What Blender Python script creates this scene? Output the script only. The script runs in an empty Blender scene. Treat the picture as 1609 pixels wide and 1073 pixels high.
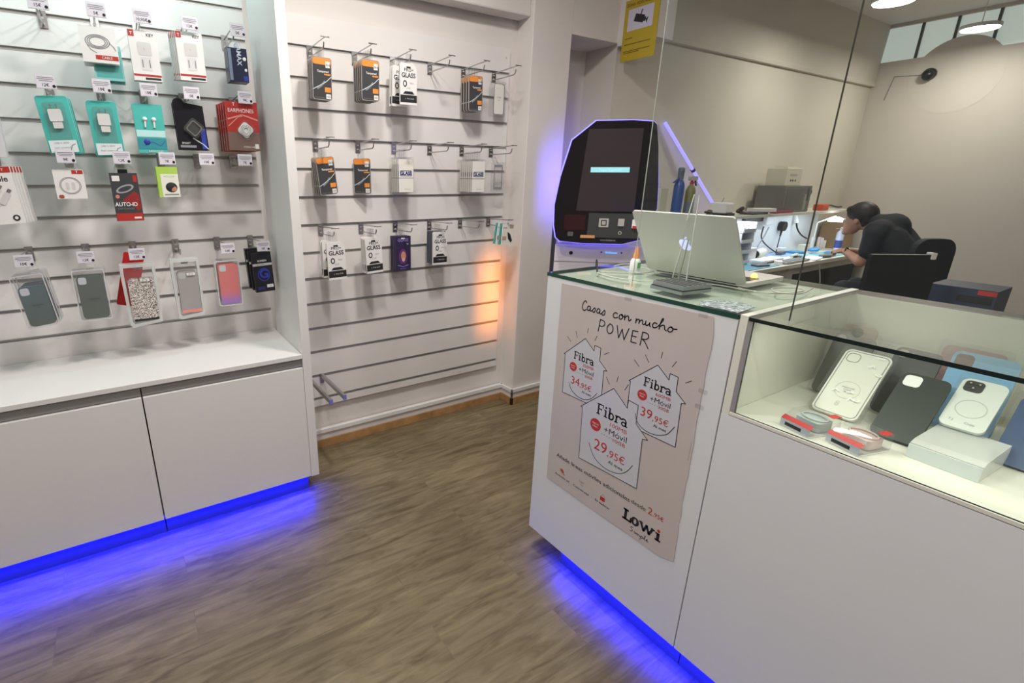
import bpy, math, random
from mathutils import Matrix, Vector, Quaternion
random.seed(7)
PI = math.pi
SC = bpy.context.scene
COL = SC.collection

# ------------------------------------------------------------------ camera
CAM_P = (677.81, 530.16); CAM_F = 783.42; CAM_H = 1.63
CAM_R = ((0.8565005, -0.1541510, 0.4925895), (-0.5161256, -0.2643148, 0.8147098), (0.0046104, -0.9520374, -0.3059470))
cd = bpy.data.cameras.new('camera'); cam = bpy.data.objects.new('camera', cd); COL.objects.link(cam)
cd.sensor_fit = 'HORIZONTAL'; cd.sensor_width = 36.0
cd.lens = CAM_F / 1609 * 36.0
cd.shift_x = (804.5 - CAM_P[0]) / 1609
cd.shift_y = -(536.5 - CAM_P[1]) / 1609
cd.clip_start = 0.02
r_ = CAM_R
cam.matrix_world = Matrix(((r_[0][0], -r_[0][1], -r_[0][2], 0), (r_[1][0], -r_[1][1], -r_[1][2], 0),
                           (r_[2][0], -r_[2][1], -r_[2][2], CAM_H), (0, 0, 0, 1)))
SC.camera = cam

def at(px, py, ax, val):
    """point of the surface <axis ax> = val that a measured image point shows"""
    d = ((px - CAM_P[0]) / CAM_F, (py - CAM_P[1]) / CAM_F, 1.0)
    r = [sum(CAM_R[i][k] * d[k] for k in range(3)) for i in range(3)]
    o = (0, 0, CAM_H); t = (val - o[ax]) / r[ax]
    return Vector([o[i] + t * r[i] for i in range(3)])

# ------------------------------------------------------------------ world, exposure, large lights
W = bpy.data.worlds.new('world'); SC.world = W; W.use_nodes = True
W.node_tree.nodes['Background'].inputs[0].default_value = (0.80, 0.88, 1.0, 1)
W.node_tree.nodes['Background'].inputs[1].default_value = 0.35
SC.view_settings.view_transform = 'Standard'; SC.view_settings.look = 'None'
SC.view_settings.exposure = 0.0; SC.view_settings.gamma = 1.0
try: SC.view_settings.use_curve_mapping = False
except Exception: pass
SC.cycles.use_denoising = True
SC.cycles.max_bounces = 8; SC.cycles.transparent_max_bounces = 16
SC.cycles.sample_clamp_indirect = 4.0
SC.cycles.caustics_reflective = False; SC.cycles.caustics_refractive = False

def area(name, loc, sx, sy, power, col, rot=(0, 0, 0), shape='RECTANGLE', spread=PI):
    l = bpy.data.lights.new(name, 'AREA'); l.shape = shape; l.size = sx; l.size_y = sy
    l.energy = power; l.color = col; l.spread = spread
    o = bpy.data.objects.new(name, l); o.location = loc; o.rotation_euler = rot; COL.objects.link(o)
    return o
CEIL = 3.15
SHOP_LAMPS = [(0.55, 1.35), (-1.15, 1.2), (0.2, -0.6), (-1.6, -0.9), (2.7, 0.2), (1.15, 1.55)]
for (x, y), pw in zip(SHOP_LAMPS, (19, 16, 20, 16, 11, 29)):
    area('ceiling_lamp_light', (x, y, CEIL - 0.075), 0.22, 0.22, pw, (1.0, 0.945, 0.895), shape='DISK')
BACK_LAMPS = [(5.0, 1.848, 2.85), (6.468, 1.734, 2.85)]
for x, y, z in BACK_LAMPS:
    area('workshop_lamp_light', (x, y, z - 0.012), 0.2, 0.2, 12, (1.0, 0.93, 0.82), shape='DISK')
# cool strip lamp in the top of the tall display unit
area('display_strip_light', (-0.33, 2.47, 2.80), 1.9, 0.03, 8.5, (0.66, 0.95, 0.97), rot=(math.radians(38), 0, 0))
# blue strips under the furniture
BLUE = (0.0, 0.004, 1.0)
area('plinth_strip_light', (-0.33, 2.345, 0.10), 1.98, 0.015, 20, BLUE, rot=(math.radians(-24), 0, 0))
area('plinth_strip_light', (1.412, 0.30, 0.105), 0.015, 1.92, 20, BLUE, rot=(0, math.radians(-24), 0))
# lamp under the workshop shelf
area('bench_strip_light', (5.2, 2.40, 1.30), 2.2, 0.03, 7, (0.86, 0.93, 1.0))
# strip light inside the glass showcase
area('showcase_strip_light', (1.42, -0.1, 1.262), 0.012, 1.35, 2.1, (1.0, 0.97, 0.82), rot=(0, math.radians(-30), 0))

# ------------------------------------------------------------------ materials
MATS = {}
def mat(name, col=(0.8, 0.8, 0.8), rough=0.5, metal=0.0, emit=None, es=1.0, noise=0.0, nscale=30, coat=0.0, spec=0.5, trans=0.0, alpha=1.0, ior=1.45):
    if name in MATS: return MATS[name]
    m = bpy.data.materials.new(name); m.use_nodes = True; nt = m.node_tree; b = nt.nodes['Principled BSDF']
    b.inputs['Base Color'].default_value = (*col, 1); b.inputs['Roughness'].default_value = rough
    b.inputs['Metallic'].default_value = metal; b.inputs['Coat Weight'].default_value = coat
    b.inputs['Specular IOR Level'].default_value = spec; b.inputs['IOR'].default_value = ior
    b.inputs['Transmission Weight'].default_value = trans; b.inputs['Alpha'].default_value = alpha
    if emit: b.inputs['Emission Color'].default_value = (*emit, 1); b.inputs['Emission Strength'].default_value = es
    if noise:
        tc = nt.nodes.new('ShaderNodeTexCoord'); n = nt.nodes.new('ShaderNodeTexNoise'); n.inputs['Scale'].default_value = nscale
        n.inputs['Detail'].default_value = 4
        cr = nt.nodes.new('ShaderNodeValToRGB')
        cr.color_ramp.elements[0].position = 0.3; cr.color_ramp.elements[1].position = 0.7
        cr.color_ramp.elements[0].color = (*[c * (1 - noise) for c in col], 1)
        cr.color_ramp.elements[1].color = (*[min(1, c * (1 + noise)) for c in col], 1)
        nt.links.new(tc.outputs['Object'], n.inputs['Vector']); nt.links.new(n.outputs['Fac'], cr.inputs['Fac'])
        nt.links.new(cr.outputs['Color'], b.inputs['Base Color'])
    MATS[name] = m; return m

def pane_mat(name, tint=(0.95, 0.98, 0.96), refl=1.0, haze=0.0, rough=0.0, ior=1.45):
    """thin clear sheet: light goes straight through, Fresnel mirror on its outer faces, a little haze"""
    if name in MATS: return MATS[name]
    m = bpy.data.materials.new(name); m.use_nodes = True; nt = m.node_tree; nt.nodes.clear()
    out = nt.nodes.new('ShaderNodeOutputMaterial'); t = nt.nodes.new('ShaderNodeBsdfTransparent'); g = nt.nodes.new('ShaderNodeBsdfGlossy')
    t.inputs[0].default_value = (*tint, 1); g.inputs['Roughness'].default_value = rough
    fr = nt.nodes.new('ShaderNodeFresnel'); fr.inputs['IOR'].default_value = ior
    mu = nt.nodes.new('ShaderNodeMath'); mu.operation = 'MULTIPLY'; mu.inputs[1].default_value = refl
    mx = nt.nodes.new('ShaderNodeMixShader')
    ge = nt.nodes.new('ShaderNodeNewGeometry'); iv = nt.nodes.new('ShaderNodeMath'); iv.operation = 'SUBTRACT'; iv.inputs[0].default_value = 1.0; iv.use_clamp = True
    m3 = nt.nodes.new('ShaderNodeMath'); m3.operation = 'MULTIPLY'; m3.use_clamp = True
    nt.links.new(ge.outputs['Backfacing'], iv.inputs[1]); nt.links.new(fr.outputs[0], mu.inputs[0]); nt.links.new(mu.outputs[0], m3.inputs[0]); nt.links.new(iv.outputs[0], m3.inputs[1]); nt.links.new(m3.outputs[0], mx.inputs[0])
    nt.links.new(t.outputs[0], mx.inputs[1]); nt.links.new(g.outputs[0], mx.inputs[2])
    last = mx
    if haze:
        df = nt.nodes.new('ShaderNodeBsdfDiffuse'); df.inputs[0].default_value = (0.8, 0.82, 0.8, 1)
        m2 = nt.nodes.new('ShaderNodeMixShader'); m2.inputs[0].default_value = haze
        nt.links.new(mx.outputs[0], m2.inputs[1]); nt.links.new(df.outputs[0], m2.inputs[2]); last = m2
    nt.links.new(last.outputs[0], out.inputs[0])
    MATS[name] = m; return m

lam = mat('white laminate', (0.74, 0.73, 0.71), 0.38, noise=0.012, nscale=4)
lam_d = mat('laminate edge dark', (0.10, 0.10, 0.10), 0.6)
slatw = mat('white slatboard', (0.77, 0.74, 0.72), 0.32, noise=0.012, nscale=5)
alu = mat('brushed aluminium', (0.62, 0.61, 0.59), 0.30, 0.75)
alu_d = mat('aluminium recess', (0.50, 0.49, 0.47), 0.40, 0.30)
steel = mat('hook steel', (0.50, 0.49, 0.49), 0.25, 1.0)
griprail = mat('grey grip rail', (0.33, 0.33, 0.32), 0.45, 0.3)
plinth_m = mat('satin plinth', (0.07, 0.08, 0.16), 0.35)
wallm = mat('white wall paint', (0.73, 0.69, 0.66), 0.7, noise=0.03, nscale=2.5)
wall_warm = mat('cream workshop paint', (0.66, 0.62, 0.54), 0.75, noise=0.03, nscale=2.0)
wall_r = mat('beige workshop paint', (0.60, 0.55, 0.50), 0.75, noise=0.03, nscale=2.0)
ceilm = mat('ceiling paint', (0.76, 0.73, 0.71), 0.8, noise=0.02, nscale=3)
woodtrim = mat('oak skirting', (0.42, 0.24, 0.10), 0.45, noise=0.2, nscale=14)
white = mat('white plastic', (0.80, 0.80, 0.79), 0.4)
paper = mat('white card', (0.78, 0.77, 0.75), 0.6)
black = mat('black plastic', (0.012, 0.012, 0.013), 0.35)
blackm = mat('matt black', (0.02, 0.02, 0.02), 0.7)
ink = mat('black ink', (0.02, 0.02, 0.022), 0.5)
inkgrey = mat('grey ink', (0.25, 0.25, 0.27), 0.5)
inkred = mat('red ink', (0.50, 0.035, 0.035), 0.45)
orange = mat('orange card', (0.80, 0.28, 0.05), 0.4)
darkcard = mat('dark printed card', (0.055, 0.055, 0.06), 0.3)
tan = mat('tan card back', (0.42, 0.34, 0.26), 0.6)
redcard = mat('red card', (0.45, 0.035, 0.03), 0.35)
teal = mat('teal film', (0.10, 0.55, 0.50), 0.25, alpha=0.85)
teal_l = mat('pale teal film', (0.30, 0.70, 0.68), 0.2, alpha=0.9)
navy = mat('navy ink', (0.03, 0.04, 0.16), 0.4)
blueink = mat('blue ink', (0.03, 0.05, 0.35), 0.4)
green_c = mat('lime green card', (0.42, 0.62, 0.10), 0.4)
clear = pane_mat('clear blister plastic', (0.93, 0.93, 0.93), 1.0, haze=0.035, rough=0.06)
clear2 = pane_mat('clear bag film', (0.96, 0.96, 0.96), 1.0, haze=0.03, rough=0.12)
frost = pane_mat('frosted bag film', (0.92, 0.93, 0.92), 1.0, haze=0.5, rough=0.2)
acry = pane_mat('clear acrylic', (0.96, 0.97, 0.96), 1.0, haze=0.02, rough=0.02)
acry_e = mat('acrylic edge', (0.75, 0.76, 0.72), 0.25)
glass = pane_mat('clear screen glass', (0.965, 0.985, 0.975), 0.8, haze=0.004, ior=1.45)
glass_e = mat('polished glass edge', (0.75, 0.78, 0.70), 0.15)
glass_top = pane_mat('counter top glass', (0.93, 0.97, 0.945), 1.0, haze=0.01, ior=1.5)
glass_green = mat('green glass edge', (0.015, 0.06, 0.045), 0.12)
glass_dark = mat('dark glass edge', (0.008, 0.014, 0.012), 0.12)

def floor_mat():
    m = bpy.data.materials.new('vinyl plank floor'); m.use_nodes = True; nt = m.node_tree; b = nt.nodes['Principled BSDF']; N = nt.nodes.new; L = nt.links.new
    tc = N('ShaderNodeTexCoord')
    mp = N('ShaderNodeMapping'); L(tc.outputs['Object'], mp.inputs['Vector'])
    br = N('ShaderNodeTexBrick'); br.inputs['Scale'].default_value = 1.0; br.inputs['Brick Width'].default_value = 1.22; br.inputs['Row Height'].default_value = 0.18
    br.inputs['Mortar Size'].default_value = 0.0012; br.inputs['Mortar Smooth'].default_value = 0.3; br.offset = 0.37
    br.inputs['Color1'].default_value = (0.42, 0.42, 0.42, 1); br.inputs['Color2'].default_value = (0.58, 0.58, 0.58, 1); br.inputs['Mortar'].default_value = (0.3, 0.3, 0.3, 1)
    L(mp.outputs[0], br.inputs['Vector'])
    mp2 = N('ShaderNodeMapping'); mp2.inputs['Scale'].default_value = (2.6, 17, 1); L(tc.outputs['Object'], mp2.inputs['Vector'])
    ad = N('ShaderNodeVectorMath'); ad.operation = 'ADD'; L(mp2.outputs[0], ad.inputs[0])
    sc_ = N('ShaderNodeVectorMath'); sc_.operation = 'SCALE'; sc_.inputs['Scale'].default_value = 9.0; L(br.outputs['Color'], sc_.inputs[0]); L(sc_.outputs[0], ad.inputs[1])
    n1 = N('ShaderNodeTexNoise'); n1.inputs['Scale'].default_value = 1.5; n1.inputs['Detail'].default_value = 10; n1.inputs['Roughness'].default_value = 0.60; n1.inputs['Distortion'].default_value = 0.9
    L(ad.outputs[0], n1.inputs['Vector'])
    n2 = N('ShaderNodeTexNoise'); n2.inputs['Scale'].default_value = 2.2; n2.inputs['Detail'].default_value = 5; L(mp.outputs[0], n2.inputs['Vector'])
    cr = N('ShaderNodeValToRGB'); e = cr.color_ramp.elements
    e[0].position = 0.30; e[0].color = (0.098, 0.073, 0.036, 1); e[1].position = 0.72; e[1].color = (0.245, 0.200, 0.116, 1)
    x = e.new(0.5); x.color = (0.172, 0.136, 0.076, 1)
    L(n1.outputs['Fac'], cr.inputs['Fac'])
    mx = N('ShaderNodeMix'); mx.data_type = 'RGBA'; mx.blend_type = 'OVERLAY'; mx.inputs['Factor'].default_value = 0.45
    L(cr.outputs['Color'], mx.inputs['A']); L(n2.outputs['Fac'], mx.inputs['B'])
    hs = N('ShaderNodeHueSaturation'); hs.inputs['Saturation'].default_value = 1.0; L(mx.outputs['Result'], hs.inputs['Color'])
    m3 = N('ShaderNodeMix'); m3.data_type = 'RGBA'; m3.blend_type = 'OVERLAY'; m3.inputs['Factor'].default_value = 0.35
    L(hs.outputs['Color'], m3.inputs['A']); L(br.outputs['Color'], m3.inputs['B'])
    L(m3.outputs['Result'], b.inputs['Base Color'])
    b.inputs['Roughness'].default_value = 0.42; b.inputs['Specular IOR Level'].default_value = 0.35
    bp = N('ShaderNodeBump'); bp.inputs['Strength'].default_value = 0.12; bp.inputs['Distance'].default_value = 0.002
    L(n1.outputs['Fac'], bp.inputs['Height']); L(bp.outputs[0], b.inputs['Normal'])
    return m
floor_m = floor_mat()

def speckle_mat(name, a, b_, scale, rough=0.3):
    m = bpy.data.materials.new(name); m.use_nodes = True; nt = m.node_tree; b = nt.nodes['Principled BSDF']
    tc = nt.nodes.new('ShaderNodeTexCoord'); v = nt.nodes.new('ShaderNodeTexVoronoi'); v.inputs['Scale'].default_value = scale
    cr = nt.nodes.new('ShaderNodeValToRGB'); cr.color_ramp.elements[0].color = (*a, 1); cr.color_ramp.elements[1].color = (*b_, 1)
    cr.color_ramp.elements[0].position = 0.25; cr.color_ramp.elements[1].position = 0.75
    sp = nt.nodes.new('ShaderNodeSeparateColor')
    nt.links.new(tc.outputs['Object'], v.inputs['Vector']); nt.links.new(v.outputs['Color'], sp.inputs[0]); nt.links.new(sp.outputs[0], cr.inputs[0])
    nt.links.new(cr.outputs[0], b.inputs['Base Color']); b.inputs['Roughness'].default_value = rough
    MATS[name] = m; return m
glitter = speckle_mat('silver glitter', (0.08, 0.06, 0.06), (0.85, 0.78, 0.72), 420, 0.25)
mosaic = speckle_mat('grey blue glitter mat', (0.20, 0.25, 0.28), (0.62, 0.66, 0.66), 160, 0.5)

def grad_mat(name, c0, c1, z0, z1, rough=0.3):
    """case printed with a two-colour fade along its own height"""
    m = bpy.data.materials.new(name); m.use_nodes = True; nt = m.node_tree; b = nt.nodes['Principled BSDF']
    tc = nt.nodes.new('ShaderNodeTexCoord'); s = nt.nodes.new('ShaderNodeSeparateXYZ'); mr = nt.nodes.new('ShaderNodeMapRange')
    mr.inputs['From Min'].default_value = z0; mr.inputs['From Max'].default_value = z1
    cr = nt.nodes.new('ShaderNodeValToRGB'); cr.color_ramp.elements[0].color = (*c0, 1); cr.color_ramp.elements[1].color = (*c1, 1)
    nt.links.new(tc.outputs['Object'], s.inputs[0]); nt.links.new(s.outputs['Z'], mr.inputs['Value']); nt.links.new(mr.outputs[0], cr.inputs[0])
    nt.links.new(cr.outputs[0], b.inputs['Base Color']); b.inputs['Roughness'].default_value = rough
    MATS[name] = m; return m

# ------------------------------------------------------------------ mesh builder
_text_cache = {}
def text_mesh(body, bold=0.0):
    k = (body, bold)
    if k in _text_cache: return _text_cache[k]
    cu = bpy.data.curves.new('lettering', 'FONT'); cu.body = body; cu.size = 1.0; cu.offset = bold; cu.resolution_u = 3; cu.align_x = 'CENTER'
    o = bpy.data.objects.new('lettering', cu); COL.objects.link(o)
    dg = bpy.context.evaluated_depsgraph_get(); me = o.evaluated_get(dg).to_mesh()
    vs = [tuple(v.co) for v in me.vertices]; fs = [tuple(p.vertices) for p in me.polygons]
    o.evaluated_get(dg).to_mesh_clear(); bpy.data.objects.remove(o); bpy.data.curves.remove(cu)
    _text_cache[k] = (vs, fs); return vs, fs

class MB:
    def __init__(s): s.v = []; s.f = []; s.mi = []; s.sm = []; s.mats = []; s.M = None
    def add(s, vs, fs, m, smooth=False):
        if m not in s.mats: s.mats.append(m)
        k = s.mats.index(m); n = len(s.v)
        for v in vs:
            v = Vector(v)
            if s.M is not None: v = s.M @ v
            s.v.append(v)
        for f in fs: s.f.append([i + n for i in f]); s.mi.append(k); s.sm.append(smooth)
        return s
    def box(s, x0, x1, y0, y1, z0, z1, m):
        if x0 > x1: x0, x1 = x1, x0
        if y0 > y1: y0, y1 = y1, y0
        if z0 > z1: z0, z1 = z1, z0
        vs = [(x0, y0, z0), (x1, y0, z0), (x1, y1, z0), (x0, y1, z0), (x0, y0, z1), (x1, y0, z1), (x1, y1, z1), (x0, y1, z1)]
        return s.add(vs, [(0, 3, 2, 1), (4, 5, 6, 7), (0, 1, 5, 4), (1, 2, 6, 5), (2, 3, 7, 6), (3, 0, 4, 7)], m)
    def prism(s, poly, y0, y1, m, axis='y', mside=None, smooth=False):
        """polygon (a,b) in XZ extruded along Y (axis 'y') or in XY extruded along Z (axis 'z')"""
        n = len(poly)
        ar = sum(poly[i][0] * poly[(i + 1) % n][1] - poly[(i + 1) % n][0] * poly[i][1] for i in range(n))
        if ar < 0: poly = poly[::-1]
        if axis == 'y': A = [(a, y0, b) for a, b in poly]; B = [(a, y1, b) for a, b in poly]
        elif axis == 'z': A = [(a, b, y1) for a, b in poly]; B = [(a, b, y0) for a, b in poly]
        else: A = [(y1, a, b) for a, b in poly]; B = [(y0, a, b) for a, b in poly]
        vs = A + B
        s.add(vs, [tuple(range(n)), tuple(range(2 * n - 1, n - 1, -1))], m)
        s.add(vs, [(i, i + n, (i + 1) % n + n, (i + 1) % n) for i in range(n)], mside or m, smooth)
        return s
    def rrect(s, x0, x1, z0, z1, y0, y1, r, m, k=5, axis='y', mside=None):
        return s.prism(rr(x0, x1, z0, z1, r, k), y0, y1, m, axis, mside)
    def ring(s, outer, inner, y0, y1, m, axis='y'):
        """frame between two same-length outlines"""
        n = len(outer)
        def mk(p, t): return (p[0], t, p[1]) if axis == 'y' else ((p[0], p[1], t) if axis == 'z' else (t, p[0], p[1]))
        vs = [mk(p, y0) for p in outer] + [mk(p, y0) for p in inner] + [mk(p, y1) for p in outer] + [mk(p, y1) for p in inner]
        fs = []
        for i in range(n):
            j = (i + 1) % n
            fs += [(i, j, j + n, i + n), (i + 2 * n, i + 3 * n, j + 3 * n, j + 2 * n), (i, i + 2 * n, j + 2 * n, j), (i + n, j + n, j + 3 * n, i + 3 * n)]
        return s.add(vs, fs, m)
    def cyl(s, p0, p1, r, m, n=10, r1=None, smooth=True):
        p0 = Vector(p0); p1 = Vector(p1); r1 = r if r1 is None else r1
        d = (p1 - p0); q = Vector((0, 0, 1)).rotation_difference(d.normalized() if d.length else Vector((0, 0, 1)))
        a = [p0 + q @ Vector((r * math.cos(2 * PI * i / n), r * math.sin(2 * PI * i / n), 0)) for i in range(n)]
        b = [p1 + q @ Vector((r1 * math.cos(2 * PI * i / n), r1 * math.sin(2 * PI * i / n), 0)) for i in range(n)]
        s.add(a + b, [(i, (i + 1) % n, (i + 1) % n + n, i + n) for i in range(n)], m, smooth)
        s.add(a + b, [tuple(range(n - 1, -1, -1)), tuple(range(n, 2 * n))], m)
        return s
    def tube(s, pts, r, m, n=8, closed=False):
        pts = [Vector(p) for p in pts]; k = len(pts); vs = []; ref = None
        for i, p in enumerate(pts):
            a = pts[i - 1] if (i or closed) else p; b = pts[(i + 1) % k] if (i < k - 1 or closed) else p
            t = (b - a).normalized()
            if ref is None: ref = t.orthogonal().normalized()
            ref = (ref - t * ref.dot(t))
            ref = ref.normalized() if ref.length > 1e-5 else t.orthogonal().normalized()
            w = t.cross(ref); rr_ = r[i] if isinstance(r, (list, tuple)) else r
            for j in range(n):
                an = 2 * PI * j / n; vs.append(p + ref * (rr_ * math.cos(an)) + w * (rr_ * math.sin(an)))
        fs = []
        for i in range(k if closed else k - 1):
            for j in range(n):
                a = i * n; b = ((i + 1) % k) * n; fs.append((a + j, a + (j + 1) % n, b + (j + 1) % n, b + j))
        s.add(vs, fs, m, True)
        if not closed: s.add(vs, [tuple(range(n - 1, -1, -1)), tuple(range((k - 1) * n, k * n))], m)
        return s
    def lathe(s, prof, m, c=(0, 0, 0), n=20):
        vs = []; fs = []
        for r, z in prof:
            for j in range(n): vs.append((c[0] + r * math.cos(2 * PI * j / n), c[1] + r * math.sin(2 * PI * j / n), c[2] + z))
        for i in range(len(prof) - 1):
            for j in range(n): fs.append((i * n + j, i * n + (j + 1) % n, (i + 1) * n + (j + 1) % n, (i + 1) * n + j))
        s.add(vs, fs, m, True)
        s.add(vs, [tuple(range(n - 1, -1, -1)), tuple(range((len(prof) - 1) * n, len(prof) * n))], m); return s
    def ball(s, c, r, m, n=14, k=8, sc=(1, 1, 1)):
        vs = [(c[0], c[1], c[2] - r * sc[2])]; fs = []
        for i in range(1, k):
            a = PI * i / k
            for j in range(n):
                b = 2 * PI * j / n; vs.append((c[0] + sc[0] * r * math.sin(a) * math.cos(b), c[1] + sc[1] * r * math.sin(a) * math.sin(b), c[2] - sc[2] * r * math.cos(a)))
        vs.append((c[0], c[1], c[2] + r * sc[2])); t = len(vs) - 1
        for j in range(n): fs.append((0, 1 + (j + 1) % n, 1 + j)); fs.append((t, t - n + j, t - n + (j + 1) % n))
        for i in range(k - 2):
            for j in range(n):
                a = 1 + i * n; b = a + n; fs.append((a + j, a + (j + 1) % n, b + (j + 1) % n, b + j))
        return s.add(vs, fs, m, True)
    def text(s, body, h, x, z, y, m, bold=0.0, sx=1.0, align='c', rot=0.0, fit=None):
        """flat lettering facing -Y, cap height h, baseline at z"""
        vs, fs = text_mesh(body, bold)
        if not vs: return s
        k = h / 0.70; x0 = min(v[0] for v in vs); x1 = max(v[0] for v in vs)
        if fit: sx = fit / ((x1 - x0) * k)
        off = {'c': -(x0 + x1) / 2, 'l': -x0, 'r': -x1}[align]
        c, q = math.cos(rot), math.sin(rot); out = []
        for v in vs:
            a = (v[0] + off) * k * sx; b = v[1] * k; out.append((x + a * c - b * q, y, z + a * q + b * c))
        return s.add(out, fs, m)
    def stroke(s, pts, w, y, m):
        """flat pen line facing -Y in the XZ plane"""
        P = [Vector((p[0], 0, p[1])) for p in pts]; vs = []; fs = []
        for a, b in zip(P, P[1:]):
            t = b - a
            if t.length < 1e-6: continue
            t = t.normalized(); nn = Vector((-t.z, 0, t.x)) * w / 2; a = a - t * w * .25; b = b + t * w * .25; k = len(vs)
            vs += [(a.x + nn.x, y, a.z + nn.z), (a.x - nn.x, y, a.z - nn.z), (b.x - nn.x, y, b.z - nn.z), (b.x + nn.x, y, b.z + nn.z)]; fs.append((k, k + 1, k + 2, k + 3))
        return s.add(vs, fs, m)
    def build(s, name, parent=None, label=None, bevel=0, kind=None):
        me = bpy.data.meshes.new(name); me.from_pydata([tuple(v) for v in s.v], [], s.f); 
        for m in s.mats: me.materials.append(m)
        for p, k, sm in zip(me.polygons, s.mi, s.sm): p.material_index = k; p.use_smooth = sm
        me.update(); o = bpy.data.objects.new(name, me); COL.objects.link(o)
        if parent: o.parent = parent
        if label: o['label'] = label
        if kind: o['kind'] = kind
        if bevel:
            b = o.modifiers.new('bevel', 'BEVEL'); b.width = bevel; b.segments = 2; b.limit_method = 'ANGLE'
        return o

def rr(x0, x1, z0, z1, r, k=5):
    r = max(1e-4, min(r, abs(x1 - x0) / 2 - 1e-5, abs(z1 - z0) / 2 - 1e-5)); out = []
    for cx, cz, a0 in ((x1 - r, z1 - r, 0), (x0 + r, z1 - r, 90), (x0 + r, z0 + r, 180), (x1 - r, z0 + r, 270)):
        for i in range(k + 1):
            a = math.radians(a0 + 90 * i / k); out.append((cx + r * math.cos(a), cz + r * math.sin(a)))
    return out
def smooth_poly(pts, it=2, closed=True):
    for _ in range(it):
        n = len(pts); q = [] if closed else [pts[0]]
        for i in range(n if closed else n - 1):
            a = pts[i]; b = pts[(i + 1) % n]
            q.append(tuple(a[k] * .75 + b[k] * .25 for k in range(len(a)))); q.append(tuple(a[k] * .25 + b[k] * .75 for k in range(len(a))))
        if not closed: q.append(pts[-1])
        pts = q
    return pts

def thing(name, label, cat, loc=(0, 0, 0), rot=(0, 0, 0), group=None):
    o = bpy.data.objects.new(name, None); COL.objects.link(o); o.empty_display_size = 0.05
    o.location = loc; o.rotation_euler = rot; o['label'] = label; o['category'] = cat
    if group: o['group'] = group
    return o
def tag(o, label, cat, group=None, loc=None, rot=None):
    o['label'] = label; o['category'] = cat
    if group: o['group'] = group
    if loc is not None: o.location = loc
    if rot is not None: o.rotation_euler = rot
    return o
def struct(name, mb, **k):
    o = mb.build(name, **k); o['kind'] = 'structure'; return o
def copy_tree(o, parent=None, loc=None, rot=None, label=None, group=None):
    c = o.copy(); COL.objects.link(c); c.parent = parent
    for ch in list(o.children): copy_tree(ch, c)
    if loc is not None: c.location = loc
    if rot is not None: c.rotation_euler = rot
    if label: c['label'] = label
    if group: c['group'] = group
    return c

# ================================================================== SETTING
YW = 2.755          # shop back wall
YB = 2.65           # workshop back wall
XR = 7.12           # workshop right wall
struct('floor', MB().box(-3.3, XR, -3.2, 3.1, -0.06, 0, floor_m))
struct('ceiling', MB().box(-3.3, XR + .1, -3.2, 3.1, CEIL, CEIL + .08, ceilm))
mb = MB(); mb.box(-3.3, 2.30, YW + .12, YW + .2, 0, CEIL, wallm)
mb.box(0.735, 2.30, YW + .022, YW + .2, 0, CEIL, wallm)

struct('wall_back', mb)
struct('wall_alcove', MB().box(2.625, 3.10, 2.93, 3.0, 0, CEIL, wallm))
struct('wall_column', MB().box(2.30, 2.625, 2.63, YW + .2, 0, CEIL, wallm), bevel=.004)
mb = MB(); mb.box(3.08, XR, YB, YB + .35, 0, CEIL, wall_warm); struct('wall_workshop', mb)
mb = MB(); mb.box(3.05, 3.22, 2.33, 2.63, 2.48, CEIL, wallm); mb.box(2.625, 3.22, 2.63, 2.93, 2.50, CEIL, wallm); struct('wall_header', mb)
mb = MB()
mb.box(XR, XR + .1, -3.2, 3.0, 0, 2.80, wall_r); mb.box(XR, XR + .1, -3.2, 3.0, 3.12, CEIL, wall_r)
mb.box(XR, XR + .1, -3.2, .25, 2.80, 3.12, wall_r); mb.box(XR, XR + .1, 2.63, 3.0, 2.80, 3.12, wall_r)
struct('wall_right', mb)
struct('wall_front', MB().box(-3.3, XR, -3.3, -3.2, 0, CEIL, wallm))
mb = MB(); mb.box(-3.3, -3.2, -3.2, -1.2, 0, CEIL, wallm); mb.box(-3.3, -3.2, 2.3, 3.0, 0, CEIL, wallm)
mb.box(-3.3, -3.2, -1.2, 2.3, 2.65, CEIL, wallm); struct('wall_left', mb)
# soffits
mb = MB(); mb.box(0.735, 2.30, 2.66, YW + .012, 2.555, 2.66, wallm); struct('trim_1', mb, bevel=.01)
mb = MB()
mb.prism([(YB, 2.575), (YB - .035, 2.575), (YB - .040, 2.60), (YB - .030, 2.62), (YB - .05, CEIL), (YB, CEIL)], 3.22, XR, wall_warm, axis='x')
struct('trim_2', mb)
# skirting: white pipe box, white board and oak strip
mb = MB()
mb.box(0.735, 2.30, YW - .012, YW + .012, 0.055, 0.125, wallm)
mb.box(2.288, 2.625, 2.618, 2.63, 0.055, 0.125, wallm); mb.box(2.288, 2.30, 2.618, YW, 0.055, 0.125, wallm)
mb.box(0.735, 2.29, YW - .022, YW - .010, 0.100, 0.128, white); mb.box(2.278, 2.635, 2.608, 2.62, 0.100, 0.128, white); mb.box(2.278, 2.29, 2.608, YW - .01, 0.100, 0.128, white)
mb.box(0.735, 2.288, YW - .018, YW, 0, 0.055, woodtrim); mb.box(2.282, 2.63, 2.612, 2.63, 0, 0.055, woodtrim); mb.box(2.282, 2.30, 2.612, YW, 0, 0.055, woodtrim)
struct('baseboard_back', mb, bevel=.002)

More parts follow.
